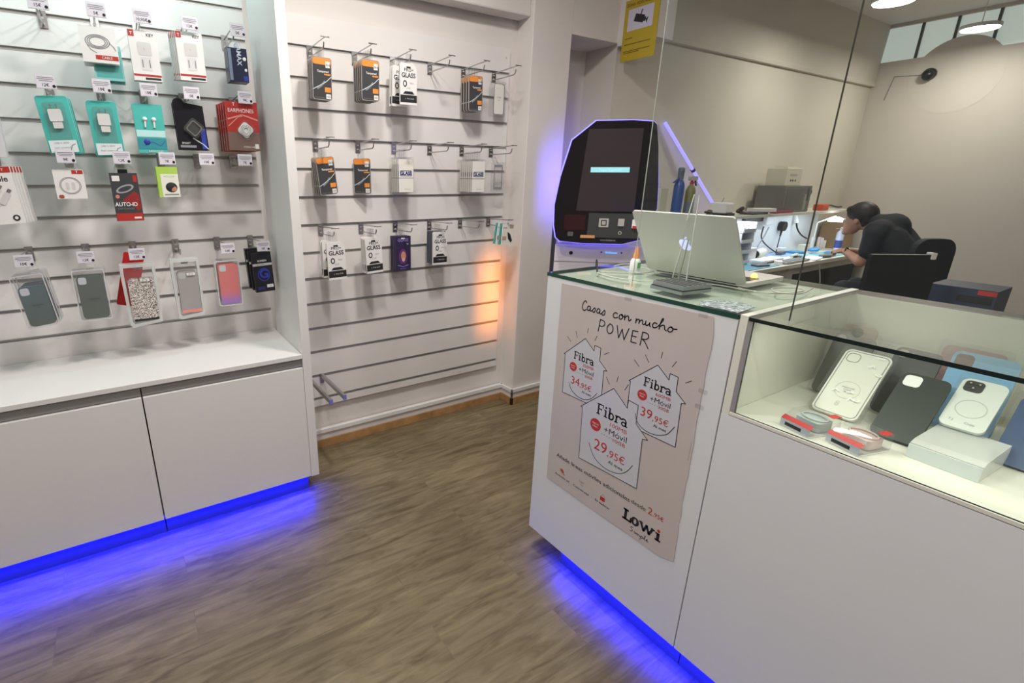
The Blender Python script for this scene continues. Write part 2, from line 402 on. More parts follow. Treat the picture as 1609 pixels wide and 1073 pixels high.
# clerestory panes high on the workshop's right wall
winf = mat('dark window bar', (0.10, 0.10, 0.10), 0.5)
pane_l = mat('frosted clerestory pane', (0.62, 0.66, 0.62), 0.35, emit=(0.60, 0.68, 0.64), es=0.45)
ys = [2.60, 2.33, 2.27, 1.98, 1.50, 1.46]
w = bpy.data.objects.new('window_1', None); COL.objects.link(w); w['kind'] = 'structure'
mb = MB(); mb.box(XR + .035, XR + .045, .25, 2.63, 2.80, 3.12, pane_l); o = mb.build('window_pane', w)
mb = MB()
for y in (2.34, 2.08, 1.80, 1.46, 1.12, .8): mb.box(XR + .01, XR + .034, y - .010, y + .010, 2.80, 3.12, winf)
mb.build('window_bar', w)
# shop front window, left of the camera
mb = MB(); mb.box(-3.26, -3.25, -1.2, 2.3, 0.0, 2.65, pane_mat('shop window glass', (0.95, 0.97, 0.96)))
w2 = mb.build('window_2'); w2['kind'] = 'structure'
mb = MB()
for y in (-1.17, 0.55, 2.27): mb.box(-3.28, -3.22, y - .03, y + .03, 0, 2.65, winf)
for z in (0.03, 2.62): mb.box(-3.28, -3.22, -1.2, 2.3, z - .03, z + .03, winf)
mb.build('window_frame', w2)

# ================================================================== LAMPS (shop + workshop)
lampglow = mat('lamp diffuser', (0.9, 0.9, 0.9), 0.4, emit=(1, 0.96, 0.9), es=9)
lamp_rim = mat('lamp rim', (0.75, 0.75, 0.74), 0.35)
L0 = None
lab = ['round white ceiling lamp above the aisle between display wall and counter', 'round white ceiling lamp above the tall display unit end', 'round white ceiling lamp behind the viewer, centre of shop',
       'round white ceiling lamp behind the viewer, near the shop window', 'round white ceiling lamp above the glass showcase', 'round white ceiling lamp just in front of the poster counter']
for i, (x, y) in enumerate(SHOP_LAMPS):
    if L0 is None:
        L0 = thing('ceiling_lamp', lab[0], 'lamp', (x, y, CEIL), group='round ceiling lamps of the shop')
        MB().lathe([(.13, -.062), (.14, -.055), (.14, 0)], lamp_rim, n=28).build('rim', L0)
        MB().lathe([(.12, -.068), (.125, -.0625)], lampglow, n=28).build('diffuser', L0)
    else: copy_tree(L0, loc=(x, y, CEIL), label=lab[i])
L1 = thing('pendant_lamp', 'bright round lamp hanging nearer the glass partition, at the top edge of the photo', 'lamp', BACK_LAMPS[0], group='round lamps hanging in the workshop')
MB().lathe([(.125, 0), (.13, .004), (.13, .028), (.02, .032), (.003, .036), (.003, .30)], lamp_rim, n=28).build('rim', L1)
MB().lathe([(.118, -.008), (.122, -.0005)], lampglow, n=28).build('diffuser', L1)
copy_tree(L1, loc=BACK_LAMPS[1], label='bright round lamp hanging deeper in the workshop in front of the clerestory panes')

# ================================================================== LEFT DISPLAY UNIT
YF = 2.30; YBK = 2.84; XP0, XP1 = 0.649, 0.692
XL = -1.35
# tall white end panel
tag(MB().box(XP0, XP1, YF, YW + .01, 0.108, 2.98, lam).build('end_panel', bevel=.0015), 'tall white laminate panel closing the right end of the lit display unit', 'panel')
# slatted board of the left unit
def slatboard(x0, x1, z0, z1, yf, grooves, g=.015, thick=.016):
    """boards with aluminium lined grooves"""
    body = MB(); ins = MB(); zs = sorted(grooves); cur = z0
    for z in zs + [None]:
        top = z1 if z is None else z - g / 2
        if top - cur > .004: body.box(x0, x1, yf, yf + thick, cur, top, slatw)
        if z is not None: cur = z + g / 2
    body.box(x0, x1, yf + thick - .002, yf + thick + .004, z0, z1, slatw)
    for z in zs:
        ins.box(x0, x1, yf + .009, yf + .0135, z - g / 2, z + g / 2, alu_d)
        ins.box(x0, x1, yf - .001, yf + .009, z - g / 2 - .0006, z - g / 2 + .0016, alu)
        ins.box(x0, x1, yf - .001, yf + .009, z + g / 2 - .0016, z + g / 2 + .0006, alu_d)
    return body, ins
gL = [2.257 - .1347 * k for k in range(-5, 12) if 2.257 - .1347 * k < 2.9]
t = thing('slat_board', 'brightly lit white slatted board inside the tall display unit on the left', 'slat board', (0, 0, 0))
b_, i_ = slatboard(XL, XP0 - .004, 0.786, 2.92, YBK, gL)
b_.build('board', t); i_.build('groove_insert', t, 'aluminium groove inserts')
t = thing('slat_board', 'dimmer white slatted board on the back wall right of the end panel', 'slat board', (0, 0, 0))
gR = [2.385 - .1465 * (k + 1) for k in range(14)]
gR = [2.252, 2.108, 1.962, 1.817, 1.668, 1.522, 1.374, 1.222, 1.075, .928, .781, .636, .484, .335]
b_, i_ = slatboard(0.745, 2.232, 0.282, 2.393, YW - .002, gR)
b_.build('board', t); i_.build('groove_insert', t, 'aluminium groove inserts')
for x, z in ((2.2, 2.34), (2.2, 1.97), (2.2, 1.60), (1.905, .30), (0.93, .30)): MB().cyl((x, YW - .004, z), (x, YW, z), .004, alu_d, n=8).build('screw', t)
# base cabinets
def base_cabinet(x0, x1, label):
    t = thing('base_cabinet', label, 'cabinet', (x0, YF, 0), group='white base cabinets under the display unit'); w = x1 - x0
    MB().box(.001, w - .001, .022, .50, .112, .738, lam).build('carcass', t)
    MB().box(.0015, w - .0015, 0, .020, .112, .728, lam).build('door', t, bevel=.0012)
    MB().box(.001, w - .001, .012, .030, .735, .776, griprail).build('grip_rail', t, 'grey metal grip rail')
    MB().box(.001, w - .001, .065, .080, 0, .112, plinth_m).build('plinth', t)
    return t
c0 = base_cabinet(-0.048, XP0, 'white base cabinet next to the tall end panel')
for nme, xx, lb in (('a', -.7475, 'white base cabinet at the left edge of the photo, left of the door gap'),):
    copy_tree(c0, loc=(xx, YF, 0), label=lb)
tag(MB().box(XL, XP0 - .001, YF - .004, YBK - .002, .777, .799, lam).build('worktop', bevel=.0015), 'white worktop shelf over the base cabinets below the slatted board', 'worktop')
bl_e = mat('blue led strip', (0.05, 0.05, 0.3), 0.4, emit=(0.0, 0.02, 1.0), es=1.2)
tag(MB().box(XL, .63, 2.33, 2.342, .104, .110, bl_e).build('led_strip'), 'blue light strip under the white base cabinets', 'light strip')
tag(MB().box(1.405, 1.417, -.7, 1.25, .108, .114, bl_e).build('led_strip'), 'blue light strip under the counter front', 'light strip')

# ---- hooks
def hook_mesh(r_len, plate=True):
    """local: origin on the board face at the groove, -Y out of the board"""
    m = MB()
    m.box(-.015, .015, -.006, -.001, -.058, .006, steel); m.box(-.013, .013, -.004, .004, .001, .006, steel)
    for z in (-.02, -.042): m.box(-.006, .006, -.0075, -.0055, z - .004, z + .004, alu_d)
    return m
def make_hook(L1_, L2_, label, loc, group, tip='bar'):
    t = thing('display_hook', label, 'hook', loc, group=group)
    hook_mesh(0).build('bracket', t)
    m = MB(); m.tube([(0, -.005, -.047), (0, -L1_ * .5, -.046), (0, -L1_ + .016, -.044), (0, -L1_ + .005, -.036), (0, -L1_, -.018)], .0033, steel, n=6); m.build('peg', t)
    m = MB(); m.tube([(0, -.005, -.010), (0, -L2_ * .6, -.004), (0, -L2_, -.001)], .0030, steel, n=6)
    if tip == 'bar': m.tube([(-.022, -L2_, -.001), (.022, -L2_, -.001)], .0026, steel, n=6)
    m.build('label_arm', t)
    return t
cell = ('first', 'second', 'third', 'fourth', 'fifth', 'sixth')
gx = [.935, 1.178, 1.402, 1.642, 1.876, 2.105]
rows = [(2.252, 'top'), (1.817, 'middle'), (1.374, 'bottom')]
carry = {('top', 0): 'carrying orange and black packs', ('top', 1): 'carrying orange and black packs', ('top', 2): 'carrying white glass packs', ('top', 3): 'standing empty', ('top', 4): 'carrying orange and black packs',
         ('top', 5): 'carrying one clear case', ('middle', 0): 'carrying tilted orange and black packs', ('middle', 1): 'carrying one narrow-looking orange pack', ('middle', 2): 'carrying clear glass packs', ('middle', 3): 'standing empty',
         ('middle', 4): 'carrying clear glass packs', ('middle', 5): 'carrying a clear frame', ('bottom', 0): 'carrying two white glass packs', ('bottom', 1): 'carrying white glass packs', ('bottom', 2): 'carrying purple glass packs',
         ('bottom', 3): 'carrying white glass packs', ('bottom', 4): 'standing empty', ('bottom', 5): 'carrying small cards at its tip'}
H0 = None
for z, rn in rows:
    for i, x in enumerate(gx):
        lb = f'steel display hook, {cell[i]} from the left in the {rn} row of the dim slatted board, {carry[(rn, i)]}'
        if len(lb.split()) > 16: lb = f'{cell[i]} steel hook in {rn} row of dim board, {carry[(rn, i)]}'
        if H0 is None: H0 = make_hook(.215, .235, lb, (x, YW - .002, z), 'hooks on the dim slatted board')
        else: copy_tree(H0, loc=(x, YW - .002, z), label=lb)
# long bracket hooks at the foot of the dim board, ends painted violet for the blue light on them
bar_m = mat('satin steel bar', (0.45, 0.44, 0.45), 0.3, 0.9)
for k, (x, yt, lb) in enumerate(((.80, 2.36, 'long flat steel bracket arm low on the dim board, beside the end panel'), (.885, 2.38, 'long flat steel bracket arm low on the dim board, right one of the pair'))):
    t = thing('bracket_arm', lb, 'bracket', (x, YW - .004, .485), group='bracket arms low on the dim slatted board')
    MB().box(-.012, .012, -.006, 0, -.05, .008, bar_m).build('bracket', t)
    MB().box(-.008, .008, yt - YW, -.004, -.012, .012, bar_m).build('bar', t, bevel=.001)
    MB().box(-.0095, .0095, yt - YW - .006, yt - YW, -.014, .014, mat('violet lit end cap', (.20, .18, .55), .4)).build('end_cap', t, 'end cap with blue light painted on as violet')

# ---- pack shapes. local: origin at the peg hole, X right, -Y front, Z up
def hole(m, w, z, y, mt): m.rrect(-.013, .013, z - .004, z + .004, y - .0004, y, .004, mt)
def pack_orange():
    m = MB(); w, h = .098, .188
    out = rr(-w / 2, w / 2, -h + .02, .02, .012)
    m.prism(out, -.003, .003, mat('grey card edge', (.35, .33, .31), .5)); y = -.0034
    m.rrect(-w / 2 + .003, w / 2 - .003, -h + .023, .017, y, -.003, .010, darkcard); y -= .0005
    m.rrect(-w / 2 + .004, w / 2 - .004, -.012, .0165, y, y + .0004, .009, orange)
    m.box(.018, .040, y - .0004, y, -.024, .004, paper); m.text('9H', .012, .029, -.018, y - .0008, ink)
    m.text('Tempered', .0095, .004, -.046, y - .0002, paper, bold=.02); 
    m.rrect(.010, .042, -.057, -.050, y, y + .0003, .002, orange)
    m.stroke([(-.045, -.122), (-.01, -.103), (.02, -.085), (.045, -.062)], .0035, y - .0002, mat('glass glint', (.55, .62, .62), .3)); 
    m.stroke([(-.025, -.118), (0, -.10), (.012, -.085)], .010, y - .0001, mat('glass glint dim', (.22, .26, .27), .3))
    m.rrect(.012, .042, -.132, -.110, y - .0003, y, .002, orange); m.rrect(.018, .042, -.162, -.140, y - .0003, y, .002, paper)
    m.text('HD', .009, .030, -.156, y - .0006, ink); m.text('Screen Protector', .005, -.012, -.160, y - .0002, inkgrey)
    return m
def pack_white(back=False):
    m = MB(); w, h = .100, .200
    out = [(-w / 2, -h + .02), (w / 2, -h + .02), (w / 2, -.005), (w / 2 - .022, .02), (-w / 2 + .006, .02), (-w / 2, .012)]
    m.prism(out, -.006, .006, paper); y = -.0064
    m.box(-w / 2 + .0005, w / 2 - .0005, y, -.006, -h + .032, -h + .068, ink)
    m.text('PRO+', .016, .002, -.020, y, ink, bold=.01); m.text('GLASS', .022, 0, -.048, y, ink, bold=.025, sx=.95)
    m.ring([(a * .012 - .022, b * .016 - .078) for a, b in [(math.cos(k), math.sin(k)) for k in [i * PI / 6 for i in range(12)]]],
           [(a * .007 - .022, b * .010 - .078) for a, b in [(math.cos(k), math.sin(k)) for k in [i * PI / 6 for i in range(12)]]], y - .0003, y, ink)
    m.text('9H+', .010, .020, -.080, y, inkgrey); m.text('2.5D', .009, 0, -.102, y, inkgrey)
    m.prism([(-.035, -.128), (.035, -.128), (.022, -.114), (-.022, -.114)], y - .0003, y, ink)
    m.text('FULL GLUE', .006, .01, -h + .048, y - .0004, paper)
    m.text('T', .006, -.02, -h + .046, y - .0004, paper)
    hole(m, w, 0, y, ink); return m
def pack_clear_glass():
    m = MB(); w, h = .106, .195
    m.rrect(-w / 2, w / 2, -h + .02, .02, -.008, .008, .010, clear)
    m.box(-w / 2 + .008, w / 2 - .006, -.0084, -.0076, -h + .026, .008, mat('cream card', (.76, .74, .68), .5)); y = -.0088
    m.ring(rr(-.036, .036, -.082, -.052, .003), rr(-.033, .033, -.079, -.055, .002), y - .0003, y, navy)
    m.text('GLASS', .018, 0, -.0755, y - .0004, navy, bold=.05); m.box(-w / 2 + .008, w / 2 - .006, y, y + .0003, -.094, -.090, inkgrey); m.text('9H 0.33mm', .006, .01, -.155, y, inkgrey)
    return m
def pack_purple():
    m = MB(); w, h = .104, .205
    m.box(-w / 2, w / 2, -.005, .005, -h + .02, .02, mat('deep violet card', (.035, .025, .07), .35)); y = -.0054
    m.text('GLASS', .018, 0, -.010, y, mat('violet ink', (.28, .22, .62), .4), bold=.02)
    m.text('9D', .008, .030, -.03, y, paper)
    m.prism([(.030 * math.cos(a), -.10 + .045 * math.sin(a)) for a in [i * PI / 9 for i in range(18)]], y - .0001, y, mat('purple print', (.12, .04, .16), .4))
    m.prism([(.017 * math.cos(a) + .002, -.095 + .026 * math.sin(a)) for a in [i * PI / 9 for i in range(18)]], y - .0004, y, mat('copper print', (.55, .25, .15), .4))
    m.prism([(.010 * math.cos(a) + .002, -.118 + .012 * math.sin(a)) for a in [i * PI / 9 for i in range(18)]], y - .0007, y, mat('skin print', (.60, .42, .34), .4))
    m.stroke([(-.035, -.15), (0, -.160), (.035, -.15)], .004, y - .0002, mat('violet ink', (.28, .22, .62), .4))
    m.text('PRIVACY', .007, 0, -.175, y, mat('violet ink', (.28, .22, .62), .4)); hole(m, w, .008, y, paper); return m
def pack_dark_back():
    m = MB(); m.box(-.050, .050, -.005, .005, -.175, .02, mat('slate card', (.08, .08, .11), .4)); m.box(-.046, .046, -.0056, -.005, -.17, -.01, mat('slate card 2', (.12, .12, .17), .4)); return m
def tab(m): m.rrect(-.014, .014, .012, .066, -.0006, .0006, .006, clear); return m
def on_hook(mk, name, cat, x, zg, ys, frontlabel, backlabel, group, rots=None, dz=-.029, dxs=None, mk2=None):
    """a stack of packs hanging on one hook, front one first"""
    o0 = tab(mk()).build(name); tag(o0, frontlabel, cat, group, (x, ys[0], zg + dz), (0, (rots or [0])[0], 0))
    for k, y in enumerate(ys[1:], 1):
        if mk2 and k == 1: o0 = tab(mk2()).build(name); c = o0
        else: c = o0.copy(); COL.objects.link(c)
        c['label'] = backlabel; c['category'] = cat; c['group'] = group
        c.location = (x + (dxs[k] if dxs else 0), y, zg + dz); c.rotation_euler = (0, (rots[k] if rots else 0), 0)
def seq(a, n, d): return [a + d * i for i in range(n)]
T, M_, B_ = 2.252, 1.817, 1.374
on_hook(pack_orange, 'screen_protector_pack', 'screen protector', gx[0], T, seq(2.583, 4, .022), 'front orange and black protector pack on the first hook of the top row', 'orange and black protector packs behind the front one, first hook, top row', 'packs on the first top row hook', [.03, .03, .02, .02], dz=-.095)
on_hook(pack_orange, 'screen_protector_pack', 'screen protector', gx[1], T, seq(2.555, 5, .024), 'front orange and black protector pack on the second hook of the top row', 'orange and black protector packs behind the front one, second hook, top row', 'packs on the second top row hook', [.02] * 5, dz=-.085)
on_hook(pack_white, 'screen_protector_pack', 'screen protector', gx[2], T, [2.570, 2.655, 2.68], 'front white protector pack on the third hook of the top row', 'white protector packs behind the front one, third hook, top row', 'packs on the third top row hook', [0, .04, .05], dz=-.075)
on_hook(pack_orange, 'screen_protector_pack', 'screen protector', gx[4], T, seq(2.620, 4, .026), 'front orange and black protector pack on the fifth hook of the top row', 'orange and black protector packs behind the front one, fifth hook, top row', 'packs on the fifth top row hook', [-.02] * 4, dz=-.082)
on_hook(pack_orange, 'screen_protector_pack', 'screen protector', gx[0], M_, seq(2.620, 4, .022), 'front tilted orange and black protector pack on the first hook of the middle row', 'orange and black protector packs behind the tilted front one, first hook, middle row', 'packs on the first middle row hook', [-.10, -.08, -.06, -.05], dz=-.11)
o = tab(pack_orange()).build('screen_protector_pack'); tag(o, 'single orange and black protector pack turned sideways on the second hook of the middle row', 'screen protector', 'packs on the second middle row hook', (gx[1], 2.700, M_ - .11), (0, 0, math.radians(-42)))
on_hook(pack_clear_glass, 'screen_protector_pack', 'screen protector', gx[2], M_, seq(2.612, 5, .022), 'front clear pack with a boxed word on the third hook of the middle row', 'clear packs behind the front one, third hook, middle row', 'packs on the third middle row hook', dz=-.1)
on_hook(pack_clear_glass, 'screen_protector_pack', 'screen protector', gx[4], M_, seq(2.572, 7, .022), 'front clear pack with a boxed word on the fifth hook of the middle row', 'clear packs behind the front one, fifth hook, middle row', 'packs on the fifth middle row hook', dz=-.103)
on_hook(pack_white, 'screen_protector_pack', 'screen protector', gx[0], B_, [2.532, 2.60, 2.625], 'front white protector pack, hanging lowest, on the first hook of the bottom row', 'white protector packs behind the front one, first hook, bottom row', 'packs on the first bottom row hook', [-.03, 0, 0], dz=-.09)
on_hook(pack_white, 'screen_protector_pack', 'screen protector', gx[1], B_, seq(2.590, 4, .016), 'front white protector pack on the second hook of the bottom row', 'white protector packs behind the front one, second hook, bottom row', 'packs on the second bottom row hook', [-.05, -.03, -.02, -.01], dz=-.085)
on_hook(pack_purple, 'screen_protector_pack', 'screen protector', gx[2], B_, seq(2.655, 4, .018), 'front dark violet protector pack with a round picture on the bottom row', 'dark violet protector packs behind the front one on the bottom row', 'violet packs on the bottom row', dz=-.098)
on_hook(pack_white, 'screen_protector_pack', 'screen protector', gx[3], B_, seq(2.622, 4, .022), 'front white protector pack on the fourth hook of the bottom row', 'dark slate packs behind the front white one, fourth hook, bottom row', 'packs on the fourth bottom row hook', dz=-.08, mk2=pack_dark_back)
# clear case, clear frame, small cards
t = thing('phone_case_pack', 'clear phone case in a clear box on the sixth hook of the top row', 'phone case', (gx[5], 2.705, T - .08))
MB().rrect(-.057, .057, -.18, .02, -.012, .012, .012, clear).build('box', t)
m = MB(); m.ring(rr(-.036, .042, -.168, .008, .012), rr(-.033, .039, -.165, .005, .010), -.0145, -.0135, inkgrey); m.rrect(-.033, .039, -.165, .005, -.0137, -.0130, .010, mat('cream card', (.76, .74, .68), .5)); m.text('CASE', .010, .003, -.075, -.0145, inkgrey); m.text('FOR', .006, .003, -.090, -.0145, inkgrey); m.build('insert_card', t, 'white insert card with a dark outline')
t = thing('phone_case_pack', 'thin clear frame pack with grey inner border on the sixth hook of the middle row', 'phone case', (gx[5], 2.668, M_ - .115))
MB().rrect(-.050, .050, -.16, .02, -.004, .004, .006, clear).build('box', t)
m = MB(); m.ring(rr(-.034, .034, -.145, .005, .002), rr(-.028, .028, -.130, -.010, .002), -.0055, -.0045, inkgrey); m.text('GLASS CAM', .008, 0, -.152, -.0055, inkgrey); m.build('insert_card', t)
def small_card(a, b_):
    m = MB(); m.box(-.045, .045, -.003, .003, -.115, .018, a); y = -.0034
    m.prism([(-.005, -.03), (.02, -.045), (.040, -.085), (.030, -.10), (.005, -.075)], y - .0002, y, ink); m.box(-.042, -.010, y - .0003, y, -.085, -.06, b_); m.box(.01, .042, y - .0003, y, -.01, .012, b_); m.text('LENS', .010, -.025, -.012, y, ink)
    return m
cream = mat('cream card', (.76, .74, .68), .5)
teal_o = mat('teal card', (.10, .42, .40), .4)
for k, y in enumerate((2.542, 2.56, 2.575, 2.59)):
    o = small_card(cream if k == 0 else (teal_o if k % 2 else paper), tan).build('lens_card')
    tag(o, 'small cream camera lens card hanging at the tip of the last bottom hook' if k == 0 else 'small teal and white cards behind the cream one on the last bottom hook', 'accessory card', 'small cards on the last bottom row hook', (gx[5] + .004 - .006 * k, y, B_ - .045), (0, .06 + .03 * k, 0))

# ================================================================== PRODUCTS ON THE LIT LEFT BOARD
tagm = mat('price card', (.70, .67, .74), .5)
clipm = mat('clear tag holder', (.60, .60, .62), .3)
PT = {}
def price_tag(price, L2_, parent, dx=0.0, dz=0.0):
    m = MB(); z0 = -.002 + dz
    m.box(dx - .032, dx + .032, -L2_ - .003, -L2_ - .0015, z0 - .047, z0 + .004, clipm); m.box(dx - .031, dx + .031, -L2_ - .0038, -L2_ - .003, z0 - .045, z0 + .002, tagm)
    y = -L2_ - .0042
    for i, wd in enumerate((.050, .054, .042)): m.box(dx - wd / 2, dx + wd / 2, y, y + .0003, z0 - .008 - .006 * i, z0 - .0055 - .006 * i, inkgrey)
    m.text(price, .0105, dx - .002, z0 - .038, y, ink, bold=.01)
    m.cyl((dx + .024, y, z0 - .036), (dx + .024, y - .0006, z0 - .036), .0055, black, n=12)
    m.build('price_tag', [c for c in parent.children if c.name.startswith('label_arm')][0], 'white price card reading ' + price)
GL = {1: 2.265, 2: 1.9956 , 3: 1.7262, 4: 1.322}
GL = {1: 2.265, 2: 1.9956, 3: 1.726, 4: 1.322}
hl = [
 (1, -.158, '15€', 'steel hook without goods, top left of the lit board', .26),
 (1, .024, '5€', 'steel hook carrying the cable boxes in the top row of the lit board', .26),
 (1, .180, '10,95€', 'steel hook carrying the left white charger box in the top row', .26),
 (1, .356, '12€', 'steel hook carrying the right white charger boxes in the top row', .26),
 (1, .548, '5€', 'steel hook carrying the small dark blue box in the top row', .26),
 (2, -.184, '12€', 'steel hook carrying the leftmost teal charger pack', .26),
 (2, -.002, '10€', 'steel hook carrying the middle teal charger pack', .26),
 (2, .164, '10€', 'steel hook carrying the teal earphone packs', .26),
 (2, .328, '5€', 'steel hook carrying the black round-hole pack', .26),
 (2, .552, '9€', 'steel hook carrying the red earphone packs', .26),
 (3, -.170, '9€', 'steel hook carrying the small square white cable box', .26),
 (3, .024, '12€', 'steel hook carrying the black and red car charger pack', .26),
 (3, .195, '7€', 'steel hook carrying the lime green box', .26),
 (3, .356, '10€', 'empty steel hook left of the other empty one on the lit board', .26),
 (3, .523, '7€', 'empty steel hook nearest the end panel on the lit board', .26),
 (4, -.382, '10€', 'steel hook carrying the blue-green phone case at the lower left', .26),
 (4, -.172, '12€', 'steel hook carrying the grey-green phone case', .26),
 (4, .018, '12€', 'steel hook carrying the glitter phone case bag', .26),
 (4, .205, '', 'steel hook carrying the transparent phone case bag', .20),
 (4, .400, '10€', 'steel hook carrying the pink phone case', .26),
 (4, .568, '5€', 'steel hook carrying the black boxes with a blue G', .26),
 (3, -.42, '9€', 'steel hook carrying the white cable boxes at the photo left edge', .26),
 (2, -.40, '9€', 'steel hook carrying the black and white box at the photo left edge', .26),
]
for r, x, pr, lb, L2_ in hl:
    g = 'hooks on the lit slatted board'
    h_ = make_hook(.22, L2_ - .005, lb, (x, YBK, GL[r]), g, tip='')
    if pr: price_tag(pr, L2_ - .004, h_, dx=.010)

def gset(mk, name, cat, x, z, ys, fl, bl, group, rots=(0, 0, 0), rotz=0, step=(0, 0)):
    root = mk(); tag(root, fl, cat, group, (x, ys[0], z), rots)
    for k, y in enumerate(ys[1:], 1): copy_tree(root, loc=(x + step[0] * k, y, z + step[1] * k), label=bl, group=group)
# white cable boxes
def cable_box():
    m = MB(); m.box(-.062, .062, -.008, .008, -.12, .008, paper); y = -.0084
    for r in (.030, .025, .020): 
        pts = [(r * 1.35 * math.cos(a) - .004, -.045 + r * .82 * math.sin(a)) for a in [i * PI / 12 for i in range(25)]]; m.stroke(pts, .003, y, inkgrey)
    m.stroke([(.036, -.045), (.05, -.06), (.055, -.072)], .003, y, inkgrey); m.stroke([(-.04, -.06), (-.03, -.075), (-.012, -.085)], .003, y, inkgrey)
    m.box(-.018, .060, y - .0003, y, -.108, -.092, redcard); m.text('CABLE', .009, .021, -.1045, y - .0006, paper); return m.build('cable_box')
gset(cable_box, 'cable_box', 'cable box', .024, 2.182, seq(2.622, 4, .03), 'front white box with a coiled cable picture and red stripe, top row', 'white cable boxes behind the front one, top row', 'white cable boxes of the top row')
for k, (y, z) in enumerate(((2.66, 2.085), (2.69, 2.078))):
    m = MB(); m.box(-.052, .052, -.012, .012, -.08, .05, teal_l); m.box(-.046, .046, -.0125, -.012, -.07, .03, teal_o); o = m.build('cable_box'); tag(o, 'pale teal boxes hanging under the white cable boxes', 'cable box', 'pale teal boxes of the top row', (.045, y, z))
def charger_box():
    m = MB(); m.box(-.052, .052, -.011, .011, -.175, .012, paper); y = -.0114
    m.box(-.051, -.030, y - .0003, y, -.012, .0115, redcard); m.text('T', .010, -.040, -.006, y - .0006, paper, bold=.03); m.text('KEY', .011, .028, -.008, y, ink, bold=.02)
    m.rrect(-.024, .026, -.080, -.030, y - .0003, y, .006, mat('grey print', (.62, .61, .60), .5)); m.rrect(-.018, .020, -.135, -.085, y - .0003, y, .004, mat('grey print 2', (.68, .67, .66), .5))
    for x in (-.012, .014): m.box(x - .002, x + .002, y - .0006, y, -.125, -.095, inkgrey)
    m.text('C', .006, 0, -.058, y - .0005, inkgrey)
    m.box(-.051, .051, y - .0003, y, -.158, -.150, redcard); m.box(-.01, .048, y - .0003, y, -.170, -.162, ink); return m.build('charger_box')
gset(charger_box, 'charger_box', 'charger box', .182, 2.185, seq(2.622, 2, .024), 'front white charger box with red corner, left of the two stacks in the top row', 'white charger box behind the front one, left stack of the top row', 'left charger boxes of the top row')
gset(charger_box, 'charger_box', 'charger box', .358, 2.200, seq(2.615, 5, .024), 'front white charger box with red corner, right of the two stacks in the top row', 'white charger boxes behind the front one, right stack of the top row', 'right charger boxes of the top row', step=(-.004, .003))
def g_box():
    m = MB(); m.box(-.042, .042, -.018, .018, -.125, .012, mat('dark blue box', (.02, .025, .06), .3)); y = -.0184
    m.box(-.040, -.026, y - .0002, y, -.12, .008, mat('blue grey print', (.20, .26, .36), .4)); m.text('GAMAX', .019, -.002, -.010, y - .0004, mat('silver ink', (.6, .65, .75), .4), bold=.02, rot=-PI / 2)
    m.ball((.030, -.012, -.03), .013, white, sc=(1, .6, 1)); m.ball((.032, -.012, -.075), .012, white, sc=(1, .6, 1)); m.box(.02, .040, y - .0003, y, -.12, -.1, blueink); return m.build('headset_box')
gset(g_box, 'headset_box', 'headset box', .552, 2.165, [2.63, 2.668], 'front dark blue box with sideways lettering, top row', 'dark blue box behind the front one, top row', 'dark blue boxes of the top row')
# teal packs
def teal_pack(kind=0):
    t = bpy.data.objects.new('charger_pack', None); COL.objects.link(t)
    m = MB(); m.rrect(-.052, .052, -.195, .018, -.004, .0, .010, teal); m.rrect(-.054, .054, -.197, .020, .0001, .003, .012, teal_l); m.build('card', t)
    m = MB(); m.rrect(-.036, .036, -.165, -.005, -.026, -.005, .012, clear); m.build('blister', t, 'clear blister')
    m = MB(); m.rrect(-.022, .022, -.075, -.030, -.022, -.008, .006, white); m.box(-.012, -.008, -.018, -.014, -.030, -.012, steel); m.box(.008, .012, -.018, -.014, -.030, -.012, steel)
    m.rrect(-.016, .016, -.100, -.076, -.019, -.010, .003, white); m.build('plug', t, 'white plug charger')
    m = MB(); m.box(-.046, .046, -.0275, -.0265, -.19, -.145, mat('pale label', (.70, .76, .78), .4)); m.text('USB C 20W', .007, -.004, -.158, -.0279, inkgrey); m.stroke([(.02, -.185), (.028, -.165), (.04, -.16)], .003, -.0279, inkgrey)
    m.text('FAST CHARGER', .006, -.002, -.176, -.0279, inkgrey); m.build('label_strip', t, 'pale printed strip'); return t
gset(teal_pack, 'charger_pack', 'charger pack', -.170, 1.908, [2.615, 2.645, 2.675], 'front teal charger pack with a white plug, leftmost of the teal packs', 'teal charger packs behind the leftmost front one', 'leftmost teal charger packs', rots=(0, -.07, 0), step=(.004, 0))
gset(teal_pack, 'charger_pack', 'charger pack', -.006, 1.902, [2.622, 2.652], 'front teal charger pack with a white plug, second of the teal packs', 'teal charger pack behind the second front one', 'second teal charger packs', rots=(0, -.02, 0))
def ear_pack():
    t = bpy.data.objects.new('earphone_pack', None); COL.objects.link(t)
    m = MB(); m.box(-.056, .056, -.018, 0, -.18, .015, teal); m.build('box', t)
    m = MB(); y = -.0185
    for x in (-.016, .018): m.ball((x, -.021, -.045), .009, white); m.cyl((x, -.021, -.045), (x - .002, -.021, -.078), .0045, white, r1=.0035)
    m.build('earphone', t, 'white earphone pair')
    m = MB(); m.box(-.055, .055, y - .0004, y, -.115, -.088, mat('pale teal print', (.50, .78, .78), .4)); m.box(-.055, .055, y - .0004, y, -.165, -.12, mat('deep teal print', (.04, .28, .34), .4)); m.ball((-.02, -.02, -.135), .012, blueink, sc=(1, .3, 1)); m.stroke([(-.03, -.15), (0, -.135), (.03, -.15), (.05, -.13)], .002, y - .001, blueink); m.text('EARPHONES', .007, .01, -.176, y - .0006, paper); m.build('print', t); return t
gset(ear_pack, 'earphone_pack', 'earphones', .160, 1.905, [2.63, 2.66], 'front teal earphone pack showing two white earbuds', 'teal earphone pack behind the front one', 'teal earphone packs')
